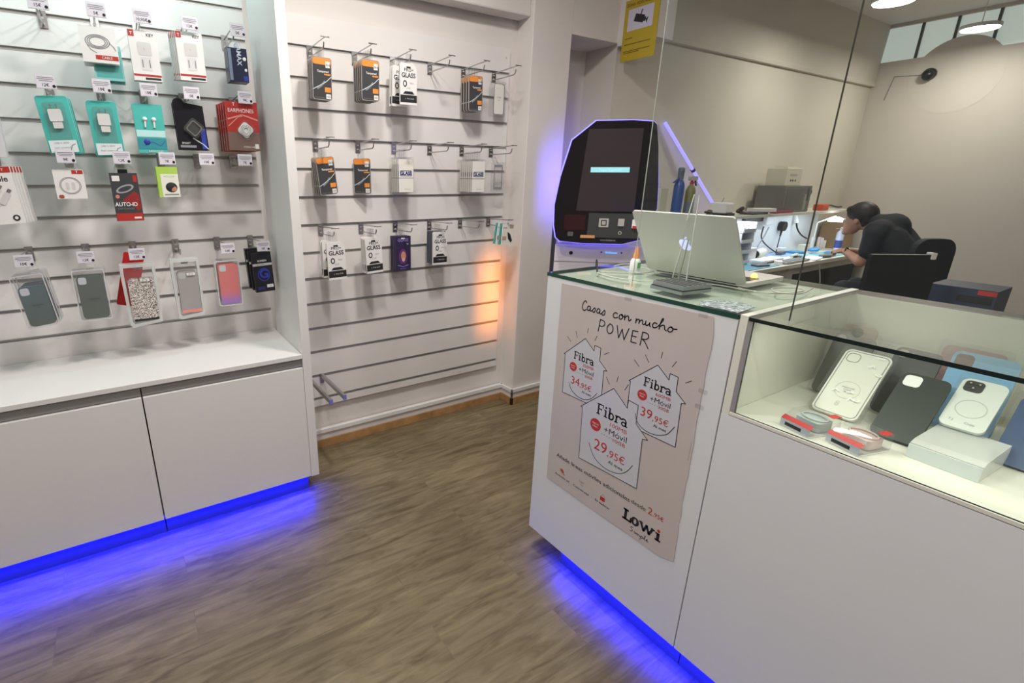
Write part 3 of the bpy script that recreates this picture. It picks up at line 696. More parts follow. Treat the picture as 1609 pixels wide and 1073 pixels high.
def watch_pack():
    t = bpy.data.objects.new('accessory_pack', None); COL.objects.link(t)
    m = MB(); m.prism([(-.062, -.19), (.062, -.19), (.055, -.005), (-.025, .006), (-.035, .018), (-.058, .018), (-.066, 0)], -.003, .003, mat('glossy black card', (.012, .012, .016), .2)); m.ring([(.022 * math.cos(a) - .042, .0 + .022 * math.sin(a)) for a in [i * PI / 9 for i in range(18)]], [(.015 * math.cos(a) - .042, .0 + .015 * math.sin(a)) for a in [i * PI / 9 for i in range(18)]], -.006, .004, mat('glossy black card', (.012, .012, .016), .2))
    m.box(.035, .055, -.0036, -.003, -.185, -.10, blueink); m.box(-.055, .01, -.0036, -.003, -.18, -.17, inkgrey); m.text('SMART', .008, -.03, -.165, -.0036, paper); m.stroke([(0, -.14), (.04, -.165), (.06, -.185)], .004, -.0038, mat('silver ink', (.6, .65, .75), .4)); m.build('card', t)
    m = MB(); m.M = Matrix.Translation((.008, 0, -.10)) @ Matrix.Rotation(math.radians(42), 4, 'Y'); m.rrect(-.034, .034, -.034, .034, -.026, -.004, .014, clear); m.build('blister', t, 'clear rounded blister')
    m = MB(); m.M = Matrix.Translation((.008, 0, -.10)) @ Matrix.Rotation(math.radians(42), 4, 'Y'); m.ring(rr(-.026, .026, -.026, .026, .010), rr(-.021, .021, -.021, .021, .008), -.020, -.008, steel); m.rrect(-.021, .021, -.021, .021, -.014, -.006, .008, blackm); m.build('gadget', t, 'dark square gadget with steel rim'); return t
gset(watch_pack, 'accessory_pack', 'accessory pack', .325, 1.932, [2.62, 2.66], 'front glossy black pack with a clear tilted square blister', 'glossy black pack behind the front one', 'glossy black accessory packs')
def red_pack():
    t = bpy.data.objects.new('earphone_pack', None); COL.objects.link(t)
    m = MB(); m.box(-.070, .070, -.012, .008, -.195, .015, redcard); y = -.0124
    m.box(-.0695, .0695, y - .0003, y, -.1945, -.115, mat('brown grey print', (.20, .13, .11), .4)); m.stroke([(-.065, -.06), (0, -.04), (.065, -.06)], .006, y - .0004, mat('pale red print', (.7, .3, .25), .4)); m.stroke([(-.065, -.09), (-.02, -.05), (0, -.045)], .004, y - .0004, mat('pale red print', (.7, .3, .25), .4))
    m.text('EARPHONES', .016, -.005, -.030, y, paper, sx=.9); m.text('T', .012, -.035, -.002, y - .0002, paper, bold=.03); m.text('STEREO HIFI', .007, .02, -.182, y - .0005, paper); m.box(.045, .062, y - .0006, y, -.185, -.165, paper); m.build('box', t)
    m = MB(); m.M = Matrix.Translation((.008, 0, -.105)) @ Matrix.Rotation(math.radians(40), 4, 'Y'); m.rrect(-.036, .036, -.036, .036, -.032, -.012, .016, clear); m.build('blister', t, 'clear rounded blister')
    m = MB(); m.M = Matrix.Translation((.008, 0, -.105)) @ Matrix.Rotation(math.radians(40), 4, 'Y')
    for r in (.024, .018, .012): m.tube([(r * math.cos(a), -.022, r * math.sin(a)) for a in [i * PI / 8 for i in range(16)]], .0025, white, n=6, closed=True)
    m.rrect(-.028, .028, -.028, .028, -.018, -.013, .014, white); m.build('earphone', t, 'white coiled earphones'); return t
gset(red_pack, 'earphone_pack', 'earphones', .545, 1.940, seq(2.612, 5, .040), 'front red earphone pack with white coiled cable in a blister', 'red earphone packs behind the front one', 'red earphone packs', step=(-.003, 0))
# row three
def square_box():
    m = MB(); m.rrect(-.052, .052, -.110, .005, -.008, .008, .002, paper); y = -.0084
    m.box(.012, .050, y - .0003, y, -.012, .003, redcard); m.text('T', .008, .03, -.008, y - .0006, paper, bold=.03)
    for r in (.036, .032): m.stroke([(r * math.cos(a), -.058 + r * .92 * math.sin(a)) for a in [i * PI / 16 for i in range(33)]], .002, y, inkgrey)
    for x in (-.010, .010): m.rrect(x - .006, x + .006, -.075, -.045, y - .0003, y, .005, mat('grey print', (.62, .61, .60), .5))
    m.rrect(-.046, -.028, -.108, -.094, y - .0003, y, .006, mat('red brown print', (.35, .08, .05), .4)); return m.build('cable_box')
gset(square_box, 'cable_box', 'cable box', -.165, 1.648, [2.612], 'small square white box with a round cable picture', '', 'small square white box')
def auto_pack():
    m = MB(); m.box(-.052, .052, -.008, .008, -.185, .015, darkcard); y = -.0084
    m.box(-.018, .018, -.004, .004, .012, .030, black)
    m.box(-.050, .050, y - .0003, y, -.184, -.152, redcard); m.prism([(-.02, -.10), (.03, -.06), (.048, -.075), (.05, -.13), (.035, -.145), (.02, -.12)], y - .0004, y, mat('deep red print', (.28, .03, .03), .35))
    m.prism([(.034 * math.cos(a) - .002, -.050 + .016 * math.sin(a) + .010 * math.cos(a)) for a in [i * PI / 10 for i in range(20)]], y - .0008, y, mat('steel print', (.35, .36, .38), .3)); m.prism([(.026 * math.cos(a) - .002, -.050 + .010 * math.sin(a) + .008 * math.cos(a)) for a in [i * PI / 10 for i in range(20)]], y - .0010, y, darkcard)
    m.rrect(-.044, -.016, -.018, .004, y - .0003, y, .002, paper); m.rrect(.034, .048, -.022, .006, y - .0003, y, .002, redcard)
    m.prism([(.008 * math.cos(a) - .034, -.082 + .008 * math.sin(a)) for a in [i * PI / 6 for i in range(12)]], y - .0004, y, mat('salmon print', (.6, .22, .18), .4))
    m.text('AUTO-ID', .016, -.006, -.122, y - .0006, paper, bold=.02, sx=.9); m.text('CAR CHARGER', .0065, -.008, -.136, y - .0006, inkgrey); m.box(.016, .044, y - .0006, y, -.176, -.168, paper); return m.build('charger_pack')
gset(auto_pack, 'charger_pack', 'charger pack', .028, 1.626, [2.618], 'black and red car charger pack in the third row', '', 'black and red car charger pack')
def green_box():
    m = MB(); m.box(-.042, .042, -.018, .018, -.120, .008, green_c); y = -.0184
    m.box(-.028, .0415, y - .0003, y, -.1195, -.022, mat('cream print', (.78, .78, .70), .5)); m.text('HOLDER', .008, .006, -.036, y - .0006, green_c)
    m.ball((.010, -.018, -.078), .024, blackm, sc=(1, .25, .9)); m.ball((.016, -.021, -.083), .014, mat('copper print', (.55, .25, .15), .4), sc=(1, .2, 1)); m.box(-.02, .036, y - .0006, y, -.112, -.106, inkgrey); return m.build('holder_box')
gset(green_box, 'holder_box', 'holder box', .196, 1.660, [2.60, 2.645], 'front lime green box with a round black gadget picture', 'lime green box behind the front one', 'lime green boxes')
def left_cable():
    m = MB(); m.box(-.055, .055, -.011, .011, -.20, .015, paper); y = -.0114
    m.box(-.054, .054, y - .0003, y, -.008, .014, redcard); m.text('cable', .020, .010, -.040, y, ink, bold=.02); m.text('T', .010, .03, -.002, y - .0006, paper)
    m.M = Matrix.Translation((0, 0, -.10)) @ Matrix.Rotation(math.radians(35), 4, 'Y')
    for x in (-.018, .012): m.rrect(x - .010, x + .010, -.02, .03, y - .003, y, .003, mat('grey print', (.62, .61, .60), .5)); m.box(x - .006, x + .006, y - .002, y, .03, .045, steel)
    m.M = None; m.stroke([(-.05, -.18), (-.02, -.14), (0, -.12)], .005, y - .0004, mat('grey print', (.62, .61, .60), .5)); m.cyl((.030, y, -.178), (.030, y - .001, -.178), .012, ink, n=16); m.cyl((.030, y, -.178), (.030, y - .0015, -.178), .006, paper, n=12); return m.build('cable_box')
gset(left_cable, 'cable_box', 'cable box', -.402, 1.645, seq(2.600, 5, .025), 'front white box reading cable at the left edge, tilted', 'white cable boxes behind the tilted one at the left edge', 'white cable boxes at the left edge', rots=(0, -.06, 0), step=(.006, 0))
def left_box(): 
    m = MB(); m.box(-.075, .060, -.02, .02, -.20, .03, mat('silver white card', (.62, .62, .64), .35)); y = -.0204
    m.prism([(.026 * math.cos(a) + .012, -.085 + .060 * math.sin(a)) for a in [i * PI / 12 for i in range(24)]], y - .0004, y, black); m.text('HEADSET', .010, .010, -.178, y, navy, bold=.02); m.ball((.025, -.02, .018), .016, black, sc=(1, .3, 1)); return m.build('headset_box')
gset(left_box, 'headset_box', 'headset box', -.402, 1.895, [2.59], 'silver white box with a black oval picture at the left edge', '', 'silver white box at the left edge')
m = MB(); m.box(-.07, .055, -.012, .012, -.16, .02, paper); m.stroke([(-.06, -.10), (0, -.14), (.045, -.16)], .018, -.0124, redcard); o = m.build('cable_box'); tag(o, 'white box with a curved red band at the left edge, top row', 'cable box', None, (-.42, 2.60, 2.13))

# phone cases
def case_outline(w, h): return rr(-w / 2, w / 2, 0, h, .016, 6)
def case_part(m, w, h, y0, y1, col, cam_s=.030, cx=None, camcol=None):
    m.prism(case_outline(w, h), y0, y1, col)
    cx = -w / 2 + .006 + cam_s / 2 if cx is None else cx
    cz = h - .006 - cam_s / 2
    m.rrect(cx - cam_s / 2, cx + cam_s / 2, cz - cam_s / 2, cz + cam_s / 2, y0 - .0008, y0, .008, camcol or clipm)
    return m
def case_pack(col, label_t, camcol=None, wd=.090, hh=.170):
    t = bpy.data.objects.new('phone_case_pack', None); COL.objects.link(t)
    m = MB(); m.rrect(-wd / 2 - .011, wd / 2 + .011, -.210, .015, -.016, .010, .010, clear); o_ = rr(-wd / 2 - .011, wd / 2 + .011, -.210, .015, .010); m.ring(o_, [(x * .94, -.095 + (z + .095) * .965) for x, z in o_], -.0165, -.0160, clipm); m.build('box', t, 'clear plastic box')
    m = MB(); m.M = Matrix.Translation((.002, 0, -.202)); case_part(m, wd, hh, -.013, -.004, col, camcol=camcol)
    if label_t: m.text(label_t, .006, .004, .085, -.0135, ink); m.text('case', .004, .004, .077, -.0135, ink)
    m.build('case', t); return t
col1 = grad_mat('blue green silicone', (.10, .13, .12), (.10, .15, .18), -.19, -.03, .5)
col2 = mat('grey green silicone', (.11, .135, .12), .5)
m1 = mat('case window grey', (.62, .63, .68), .4)
gset(lambda: case_pack(col1, 'SILICONE', m1), 'phone_case_pack', 'phone case', -.378, 1.226, [2.60, 2.632, 2.66], 'front blue-green phone case in a clear box, lower left of the lit board', 'boxed phone cases behind the blue-green one', 'phone cases behind and with the blue-green one', rots=(0, -.10, 0), step=(.005, .004))
gset(lambda: case_pack(col2, 'SILICONE', m1, .098, .190), 'phone_case_pack', 'phone case', -.168, 1.228, [2.612, 2.645], 'front grey-green phone case in a clear box, second in the case row', 'boxed phone case behind the grey-green one', 'phone cases with the grey-green one')
tag(MB().rrect(-.042, .042, -.25, .0, -.006, .004, .008, mat('red case', (.48, .015, .02), .4)).build('phone_case_pack'), 'red phone case peeking out between the grey-green case and the glitter one', 'phone case', None, (.018, 2.715, 1.285), (0, .27, 0))
def bag_pack(kind):
    t = bpy.data.objects.new('phone_case_bag', None); COL.objects.link(t)
    m = MB(); w = .068 if kind == 'g' else .060
    bag = [(-w, .028), (w, .028), (w + .002, -.02), (w, -.245), (w - .01, -.250), (-w + .012, -.262), (-w + .002, -.25), (-w - .002, -.02)]
    m.ring(bag, [(x * .82, z * .90 - .012) for x, z in bag], -.014, .004, frost if kind != 'g' else frost)
    m.prism([(x * .97, z) for x, z in bag], -.004, .004, clear2); m.build('bag', t, 'clear bag with frosted rim')
    m = MB(); m.M = Matrix.Translation((.004, 0, -.235 if kind == 'g' else -.232))
    if kind == 'g': m.prism(case_outline(.104, .195), -.011, -.003, glitter); m.box(-.050, .050, -.012, -.002, 0, .010, ink)
    else: case_part(m, .088, .200, -.010, -.003, mat('smoky clear case', (.45, .42, .42), .2, alpha=.75), camcol=frost); m.box(-.043, .043, -.012, -.002, .0, .014, mat('salmon base', (.75, .28, .25), .4))
    m.build('case', t)
    m = MB(); m.box(.002, .038, -.0155, -.0145, -.052, -.040, paper); m.text('IP 15', .007, .020, -.0495, -.0159, ink); m.rrect(-.015, .015, .004, .012, -.0055, -.0045, .004, inkgrey); m.build('sticker', t, 'small white sticker'); return t
gset(lambda: bag_pack('g'), 'phone_case_bag', 'phone case', .020, 1.225, [2.605, 2.64], 'front phone case with silver glitter back in a bag', 'bagged phone case behind the glitter one', 'glitter phone case bags')
gset(lambda: bag_pack('c'), 'phone_case_bag', 'phone case', .215, 1.232, [2.618, 2.65], 'front transparent phone case with salmon bottom edge in a frosted bag', 'bagged phone case behind the transparent one', 'transparent phone case bags')
pinkm = grad_mat('pink violet fade', (.38, .20, .62), (.72, .20, .20), -.195, -.140, .3)
gset(lambda: case_pack(pinkm, '', m1, .090, .200), 'phone_case_pack', 'phone case', .400, 1.224, [2.612, 2.638, 2.664], 'front pink phone case fading to violet, in a clear box', 'boxed phone cases behind the pink one', 'phone cases behind the pink one')
def G_box():
    m = MB(); m.box(-.048, .048, -.014, .014, -.17, .030, mat('soft black box', (.014, .014, .020), .3)); y = -.0144
    m.box(-.0475, .0475, y - .0003, y, -.036, -.024, mat('silver band', (.5, .5, .5), .35)); m.text('SCREEN', .009, 0, -.015, y - .0004, paper, bold=.01); m.text('PRO GLASS', .005, -.01, -.032, y - .0006, ink)
    m.text('G', .044, .002, -.098, y - .0004, mat('blue G print', (.035, .05, .42), .35), bold=.03); m.ring([(.030 * math.cos(a) + .002, -.082 + .034 * math.sin(a)) for a in [i * PI / 12 for i in range(24)]], [(.026 * math.cos(a) + .002, -.082 + .030 * math.sin(a)) for a in [i * PI / 12 for i in range(24)]], y - .0004, y, mat('blue G print', (.035, .05, .42), .35))
    m.box(.010, .042, y - .0005, y, -.150, -.134, paper); m.text('99', .007, .028, -.146, y - .0008, inkgrey); m.box(-.035, .0, y - .0005, y, -.158, -.142, mat('dim violet print', (.04, .03, .14), .35)); return m.build('gadget_box')
gset(G_box, 'gadget_box', 'gadget box', .566, 1.235, [2.612, 2.645, 2.675], 'front black box with a big blue letter G', 'black boxes behind the one with the blue letter', 'black boxes with a blue letter', rots=(0, -.04, 0), step=(-.008, .008))
# lilac case end at the photo's left edge
tag(MB().rrect(-.045, .045, -.19, 0, -.01, .01, .012, mat('lilac case', (.35, .27, .48), .4)).build('phone_case_pack'), 'lilac phone case cut by the left edge of the photo', 'phone case', None, (-.60, 2.62, 1.19))
# lilac hanger hook for it
make_hook(.22, .25, 'steel hook carrying the lilac case at the left edge', (-.60, YBK, GL[4]), 'hooks on the lit slatted board', tip='')

# ================================================================== COUNTER WITH POSTER
XC = 1.378; YE = 1.406; YJ = 0.679; ZT = 1.272; RZ = -PI / 2
lam2 = mat('counter laminate', (0.72, 0.73, 0.75), 0.35, noise=0.012, nscale=4)
cream_top = mat('cream counter top', (0.72, 0.72, 0.64), 0.35, noise=0.015, nscale=5)
t = thing('service_counter', 'tall white service counter with a poster on its front', 'counter', (XC, YE, 0), (0, 0, RZ))
W_ = YE - YJ
m = MB(); m.box(0, W_ - .0015, 0, .020, .112, ZT - .004, lam2); m.build('front_panel', t, bevel=.001)
m = MB(); m.box(0, .02, .0205, .655, .112, ZT - .004, lam2); m.box(.02, W_ - .0015, .0205, .655, ZT - .022, ZT - .004, cream_top); m.box(.02, W_ - .002, .60, .62, .112, ZT - .022, lam2); m.build('body', t)
m = MB(); m.box(.155, W_ - .0015, .055, .070, 0, .112, plinth_m); m.box(.155, .17, .070, .58, 0, .112, plinth_m); m.build('plinth', t)
tt = MB(); tt.M = Matrix.Translation((0, 0, 0)); tt.rrect(XC - .001, 2.05, YJ + .001, YE + .006, ZT - .0035, ZT + .010, .003, glass_top, axis='z', mside=glass_green)
tag(tt.build('counter_glass'), 'clear glass sheet with green edge covering the poster counter', 'glass sheet')
# paper poster
P_Y0, P_Z0 = 1.3311, 0.4149
post = mat('blush poster paper', (0.56, 0.495, 0.475), 0.30, noise=0.02, nscale=6)
post_w = mat('pale poster paper', (0.58, 0.58, 0.63), 0.30)
pt = thing('poster', 'large pinkish price poster with three drawn houses taped to the counter front', 'poster', (XC - .0012, P_Y0, P_Z0), (0, 0, RZ))
random.seed(3)
edge = []
def ragged(a, b_, n, j):
    return [(a[0] + (b_[0] - a[0]) * i / n + random.uniform(-j, j), a[1] + (b_[1] - a[1]) * i / n + random.uniform(-j, j)) for i in range(n)]
edge = ragged((0.003, .838), (.0099, 0.0), 14, .0012) + ragged((.0099, 0), (.585, -.002), 14, .0015) + ragged((.598, .012), (.592, .52), 14, .003) + ragged((.592, .52), (.594, .835), 8, .002) + ragged((.585, .846), (.003, .838), 16, .0015)
MB().prism(edge, -.0008, 0, post).build('sheet', pt)
# printed houses and words
HS = [(0.0458, .5708), (.1416, .6582), (.1861, .6233), (.1870, .645), (.2144, .6425), (.2155, .5950), (.2512, .5680), (.2377, .5650), (.2425, .4153), (.0544, .4128), (.0517, .5709)]
y = -.0011
def house(m, dx, dz, k, yy):
    ox, oz = HS[0]; q = [((a - ox) * k + ox + dx, (b_ - oz) * k + oz + dz) for a, b_ in HS]
    if k > 1: q[8] = (.4309, .1938); q[9] = (.1695, .1790)
    m.prism(q, yy, yy + .0001, post_w); m.stroke(q + [q[0]], .0026, yy - .0001, ink); return q
y = -.0010
m = MB(); house(m, 0, 0, 1.0, y); house(m, .2983, -.005, 1.0, y); house(m, .1071, -.1789, 1.42, y - .0003)
for q in (((.0543, .6423), (.0744, .6264)), ((.0928, .6735), (.1028, .6501)), ((.1497, .6993), (.1481, .6806)), ((.1925, .6819), (.1842, .662)), ((.2309, .6236), (.2507, .6376)),
          ((.3531, .644), (.375, .6266)), ((.3909, .6733), (.4077, .6507)), ((.4493, .6998), (.4477, .679)), ((.4993, .6843), (.4877, .6628)), ((.5379, .6277), (.5561, .6412)),
          ((.2523, .5464), (.268, .5233)), ((.3003, .566), (.2975, .5438)), ((.3445, .5515), (.3326, .5266))): m.stroke(q, .0022, y, ink)
m.build('house_drawing', pt, 'three outlined houses with short rays')
def smile(m, pts, yy): m.stroke(smooth_poly(pts, 3, False), .0022, yy, ink)
def serif_word(m, x0, zb, k, yy):
    """slab serif 'Fibra'"""
    w_ = .0045 * k
    def bar(xa, xb, z, h=.0032): m.box(x0 + xa * k, x0 + xb * k, yy, yy + .0001, zb + z * k, zb + (z + h) * k, ink)
    def stem(xa, z0, z1, w=.0048): m.box(x0 + xa * k, x0 + (xa + w) * k, yy, yy + .0001, zb + z0 * k, zb + z1 * k, ink)
    stem(.003, 0, .030); bar(0, .011, 0); bar(0, .021, .0272); stem(.0185, .0215, .0300, .0025); bar(.007, .016, .0145); stem(.0145, .0125, .0190, .002)     # F
    stem(.0265, 0, .020); bar(.0235, .0345, 0); bar(.0235, .029, .0172); m.prism([(x0 + (.0288 + .0032 * math.cos(a)) * k, zb + (.0265 + .0032 * math.sin(a)) * k) for a in [i * PI / 5 for i in range(10)]], yy, yy + .0001, ink)   # i
    stem(.0385, 0, .031); bar(.0360, .0400, .0285)
    def arc(cx, cz, rx, rz, a0, a1, w): m.stroke([(x0 + (cx + rx * math.cos(a)) * k, zb + (cz + rz * math.sin(a)) * k) for a in [math.radians(a0 + (a1 - a0) * i / 14) for i in range(15)]], w * k, yy, ink)
    arc(.0465, .0100, .0068, .0085, -180, 180, .0040)   # b bowl
    stem(.0600, 0, .020); bar(.0572, .0680, 0); bar(.0572, .0620, .0172); arc(.0690, .0120, .0070, .0070, 60, 160, .0040); stem(.0720, .0140, .0195, .0040)   # r
    arc(.0850, .0058, .0058, .0050, 0, 360, .0036); stem(.0890, 0, .0150, .0045); arc(.0840, .0135, .0068, .0055, 10, 160, .0036); bar(.0890, .0965, 0)   # a
SM = ([(.0829, .4656), (.0950, .4430), (.1105, .4314), (.1400, .4220), (.165, .4234), (.1870, .4330), (.2032, .4455), (.2197, .4707)], [(.3860, .4620), (.3938, .4362), (.4128, .4230), (.4400, .4160), (.4731, .4200), (.5000, .4340), (.5109, .4439), (.5279, .4753)], [(.2097, .2653), (.2250, .2350), (.2484, .2125), (.2750, .2020), (.3092, .1981), (.3450, .2060), (.3696, .219), (.3900, .2430), (.4036, .2703)])
for hk, (x0, zb, k) in enumerate(((.0955, .567, 1.0), (.3995, .5695, 1.04), (.2275, .395, 1.40))):
    m = MB()
    yy = y - .0005; serif_word(m, x0, zb, k, yy)
    r_x = x0 - (.2275 - .209) * k / 1.4
    m.text('+Móvil', .0165 * k, x0 + .0650 * k, zb - .0405 * k, yy, ink, fit=.070 * k)
    m.text('Al mes', .0090 * k, x0 + .0765 * k, zb - .1200 * k, yy, ink, bold=.01, fit=.045 * k)
    m.stroke(smooth_poly(SM[hk], 3, False), .0022, yy - .0003, ink)
    for i in range(9): m.box(x0 + (.022 + i * .0085) * k, x0 + (.026 + i * .0085) * k, yy, yy + .0001, zb - (.050 if i % 2 else .0495) * k, zb - .0480 * k, inkgrey)
    m.build('tariff_text', pt, 'black tariff words inside one house')
m = MB()
def hand(m, glyphs, x, z, k, w, yy):
    for g in glyphs: m.stroke([(x + a * k, z + b_ * k) for a, b_ in smooth_poly(g, 2, False)], w, yy, ink)
CAS = [  # handwriting 'Casas con mucho' on a 0..100 x 0..11 grid
 [(4.6, 8.2), (4.2, 9.8), (2.6, 9.9), (.6, 7.2), (0, 3.6), (1, 1.0), (3, .6), (5.2, 2.2)],
 [(9.6, 5.4), (7.6, 6.2), (6, 4.2), (6.4, 1.8), (8.2, 1.6), (9.6, 3.6), (9.7, 5.6), (9.5, 2.4), (10.8, 1.4), (12.4, 3.2)],
 [(12.4, 3.2), (14.6, 6.2), (15.4, 4.2), (15.2, 2.2), (13.6, 1.2), (12.8, 2.0)],
 [(20.6, 5.4), (18.6, 6.2), (17, 4.2), (17.4, 1.8), (19.2, 1.6), (20.6, 3.6), (20.7, 5.6), (20.5, 2.4), (21.8, 1.4), (23.2, 3.0)],
 [(23.2, 3.0), (25.6, 6.4), (26.4, 4.2), (26.0, 2.0), (24.2, 1.0), (23.2, 1.8)],
 [(39.6, 6.0), (37.2, 6.9), (35.2, 4.6), (35.6, 2.2), (37.8, 1.8), (40.2, 3.0)],
 [(43.4, 6.4), (41.4, 4.8), (41.8, 2.2), (43.8, 2.0), (45.6, 4.4), (44.6, 6.5), (43.2, 6.2), (44.6, 5.2), (47.2, 5.0)],
 [(47.2, 6.8), (47.4, 2.4)], [(47.3, 4.2), (49.6, 6.8), (51.2, 6.2), (51.2, 3.0), (52.4, 2.6), (53.8, 4.6)],
 [(58.6, 6.4), (58.4, 2.4)], [(58.5, 4.4), (60.6, 6.6), (61.8, 6.0), (61.6, 2.8)], [(61.7, 4.4), (63.8, 6.6), (65.0, 6.0), (65.0, 3.2), (66.4, 2.8), (67.6, 4.6)],
 [(67.8, 6.6), (67.6, 3.6), (69.0, 2.8), (71.4, 5.0), (71.6, 6.6), (71.4, 3.6), (72.6, 3.0)],
 [(78.0, 6.6), (75.8, 7.4), (74.0, 5.2), (74.6, 3.0), (76.6, 2.8), (79.0, 4.6)],
 [(79.0, 4.6), (83.4, 11.4), (82.2, 12.6), (80.8, 8.2), (80.4, 2.8)], [(80.6, 5.0), (83.4, 7.2), (85.0, 6.6), (85.0, 3.6), (87.0, 3.4)],
 [(90.4, 7.4), (88.0, 5.8), (88.0, 3.2), (90.4, 2.8), (92.4, 5.0), (91.4, 7.2), (89.8, 7.2), (92.2, 6.0), (95.4, 6.6)],
]
hand(m, CAS, .112, .757, .0039, .0036, y - .0004)
POW = [[(0, 0), (1.2, 11)], [(1.2, 11), (6.6, 10.6), (7.6, 7.6), (5.2, 5.4), (.8, 5.2)],
 [(13.6, 9.6), (10.4, 6.6), (11.4, 1.6), (15.2, .8), (18.4, 4.4), (17.2, 8.8), (14.0, 9.9), (13.0, 9.2)],
 [(22.4, 10.2), (25.6, 0), (28.8, 8.4), (32.2, -.2), (36.4, 10.6)], [(40.8, 9.8), (40.2, 0)], [(40.8, 9.8), (46.8, 10.2)], [(40.5, 5.2), (45.6, 5.4)], [(40.2, 0), (46.6, .2)],
 [(51.8, 11), (50.8, -.4)], [(51.8, 11), (57.6, 11), (59.2, 8.2), (56.4, 5.6), (51.4, 5.2), (54.8, 4.4), (59.8, -1.2)]]
for g in POW: m.stroke([(.1945 + a * .0034, .7000 + b_ * .0040) for a, b_ in (g if len(g) == 2 else (g if g[0][0] == 22.4 else smooth_poly(g, 2, False)))], .0036, y - .0004, ink)
m.build('headline', pt, 'handwritten black headline')
m = MB(); m.text('Añade líneas móviles adicionales', .0165, .2335, .1270, y - .0003, ink, bold=.008, fit=.357); m.text('desde', .0155, .4475, .1300, y - .0003, ink, fit=.058)
for s_, cx, f_ in (('Actívalo ya', .095, .079), ('Contrata aquí', .1965, .081), ('Sin ataduras', .3000, .067)): m.text(s_, .0085, cx, .045, y - .0003, ink, bold=.01, fit=f_)
m.text('Consulta condiciones en tienda', .0035, .589, .42, y - .0003, inkgrey, rot=PI / 2)
m.build('footer_text', pt); m = MB()
# logo
def logo(m, yy):
    def B(x0, x1, z0, z1): m.box(x0, x1, yy, yy + .0001, z0, z1, ink)
    B(.3985, .4095, .0500, .0935); B(.3930, .4150, .0870, .0945); B(.3915, .4300, .0495, .0575); B(.4230, .4300, .0495, .0700)
    m.ring([(.4440 + .0165 * math.cos(a), .0665 + .0170 * math.sin(a)) for a in [i * PI / 12 for i in range(24)]], [(.4440 + .0055 * math.cos(a), .0665 + .0100 * math.sin(a)) for a in [i * PI / 12 for i in range(24)]], yy, yy + .0001, ink)
    for pts in ([(.4660, .0820), (.4800, .0540)], [(.4800, .0540), (.4900, .0800)], [(.4900, .0800), (.5010, .0540)], [(.5010, .0540), (.5140, .0820)]): m.stroke(pts, .0088, yy - .0001, ink)
    B(.4590, .4740, .0775, .0830); B(.5060, .5210, .0775, .0830); B(.4850, .4950, .0775, .0830)
    B(.5290, .5400, .0500, .0800); B(.5240, .5400, .0745, .0805); B(.5240, .5460, .0495, .0560)
logo(m, y - .0003)
SIM = [[(5, 9), (2, 10), (0, 7.6), (4.6, 4.6), (3.2, .8), (-.6, 1.4)], [(8, 5), (7.6, 1.4), (9.4, 1.0), (11, 4.8), (11.4, 1), (13.6, 5), (14.4, 1), (16.6, 5), (17.6, 1.4), (19, 2)], [(20.4, 5), (19.4, -4)], [(20.2, 3.6), (23, 5), (24, 2.4), (22, .8), (20, 1.6)], [(25, 1.6), (28.4, 9), (27, 9.6), (26.6, 1.6), (28, 1)], [(29.4, 2.6), (32.4, 4.0), (31.4, 5.2), (29.8, 3.4), (30.6, 1.0), (34, 2.2)]]
for g in SIM: m.stroke([(.430 + a * .0022, .0185 + b_ * .0022) for a, b_ in smooth_poly(g, 2, False)], .0020, y - .0003, ink)
m.build('logo', pt, 'heavy black logo with handwriting below')
for (x0, zb, k, a, b_, pr, ct) in ((.0955, .567, 1.0, '300MB', '20GB', '34', ',95€'), (.3995, .5695, 1.04, '600MB', '30GB', '39', ',95€'), (.2275, .395, 1.40, '100MB', '10GB', '29', ',95€')):
    m = MB(); yy = y - .0005
    m.text(a, .0105 * k, x0 + .072 * k, zb - .0175 * k, yy, inkred, fit=.051 * k); m.text(b_, .0100 * k, x0 + .079 * k, zb - .0550 * k, yy, inkred, fit=.037 * k)
    m.text(pr, .0310 * k, x0 + (.0190 if k == 1.0 else .0250) * k, zb - .1010 * k, yy, inkred, fit=.041 * k); m.text(ct, .0205 * k, x0 + (.0695 if k == 1.0 else .0755) * k, zb - .1020 * k, yy, inkred, fit=.054 * k)
    cx, cz, R_ = x0 + .0015 * k, zb - .0330 * k, .0175 * k
    m.prism([(cx + R_ * math.cos(q), cz + R_ * math.sin(q)) for q in [i * PI / 14 for i in range(-7, 22)]] + [(cx + R_ * 1.05, cz - R_ * 1.15)], yy, yy + .0001, inkred)
    m.text('PRECIO', .0045 * k, cx, cz + .001 * k, yy - .0002, paper); m.text('FINAL', .0045 * k, cx, cz - .007 * k, yy - .0002, paper)
    m.build('price', pt, 'red price ' + pr + ct)
m = MB()
m.text('2', .0270, .4935, .1290, y - .0003, inkred); m.text(',95€', .0160, .5250, .1310, y - .0003, inkred, fit=.040)
m.prism([(.5345 + .0058 * math.cos(a), .0890 + .0058 * math.sin(a)) for a in [i * PI / 8 for i in range(16)]], y - .0004, y - .0003, inkred)
m.prism([(.080, .078), (.088, .086), (.096, .084), (.104, .074), (.098, .066), (.088, .070)], y - .0003, y - .0002, mat('rust ink', (.40, .10, .05), .5)); m.prism([(.098, .064), (.108, .062), (.106, .070)], y - .0003, y - .0002, mat('rust ink', (.40, .10, .05), .5))
m.text('hola!', .009, .196, .080, y - .0003, mat('taupe ink', (.35, .26, .24), .5)); m.text('5G', .008, .198, .066, y - .0003, mat('taupe ink', (.35, .26, .24), .5))
m.box(.289, .311, y - .0003, y - .0002, .062, .078, inkred); m.stroke([(.294, .078), (.295, .086), (.301, .089), (.306, .086), (.307, .078)], .0015, y - .0003, inkgrey)
m.build('footer_symbols', pt, 'small red price and symbols along the foot')
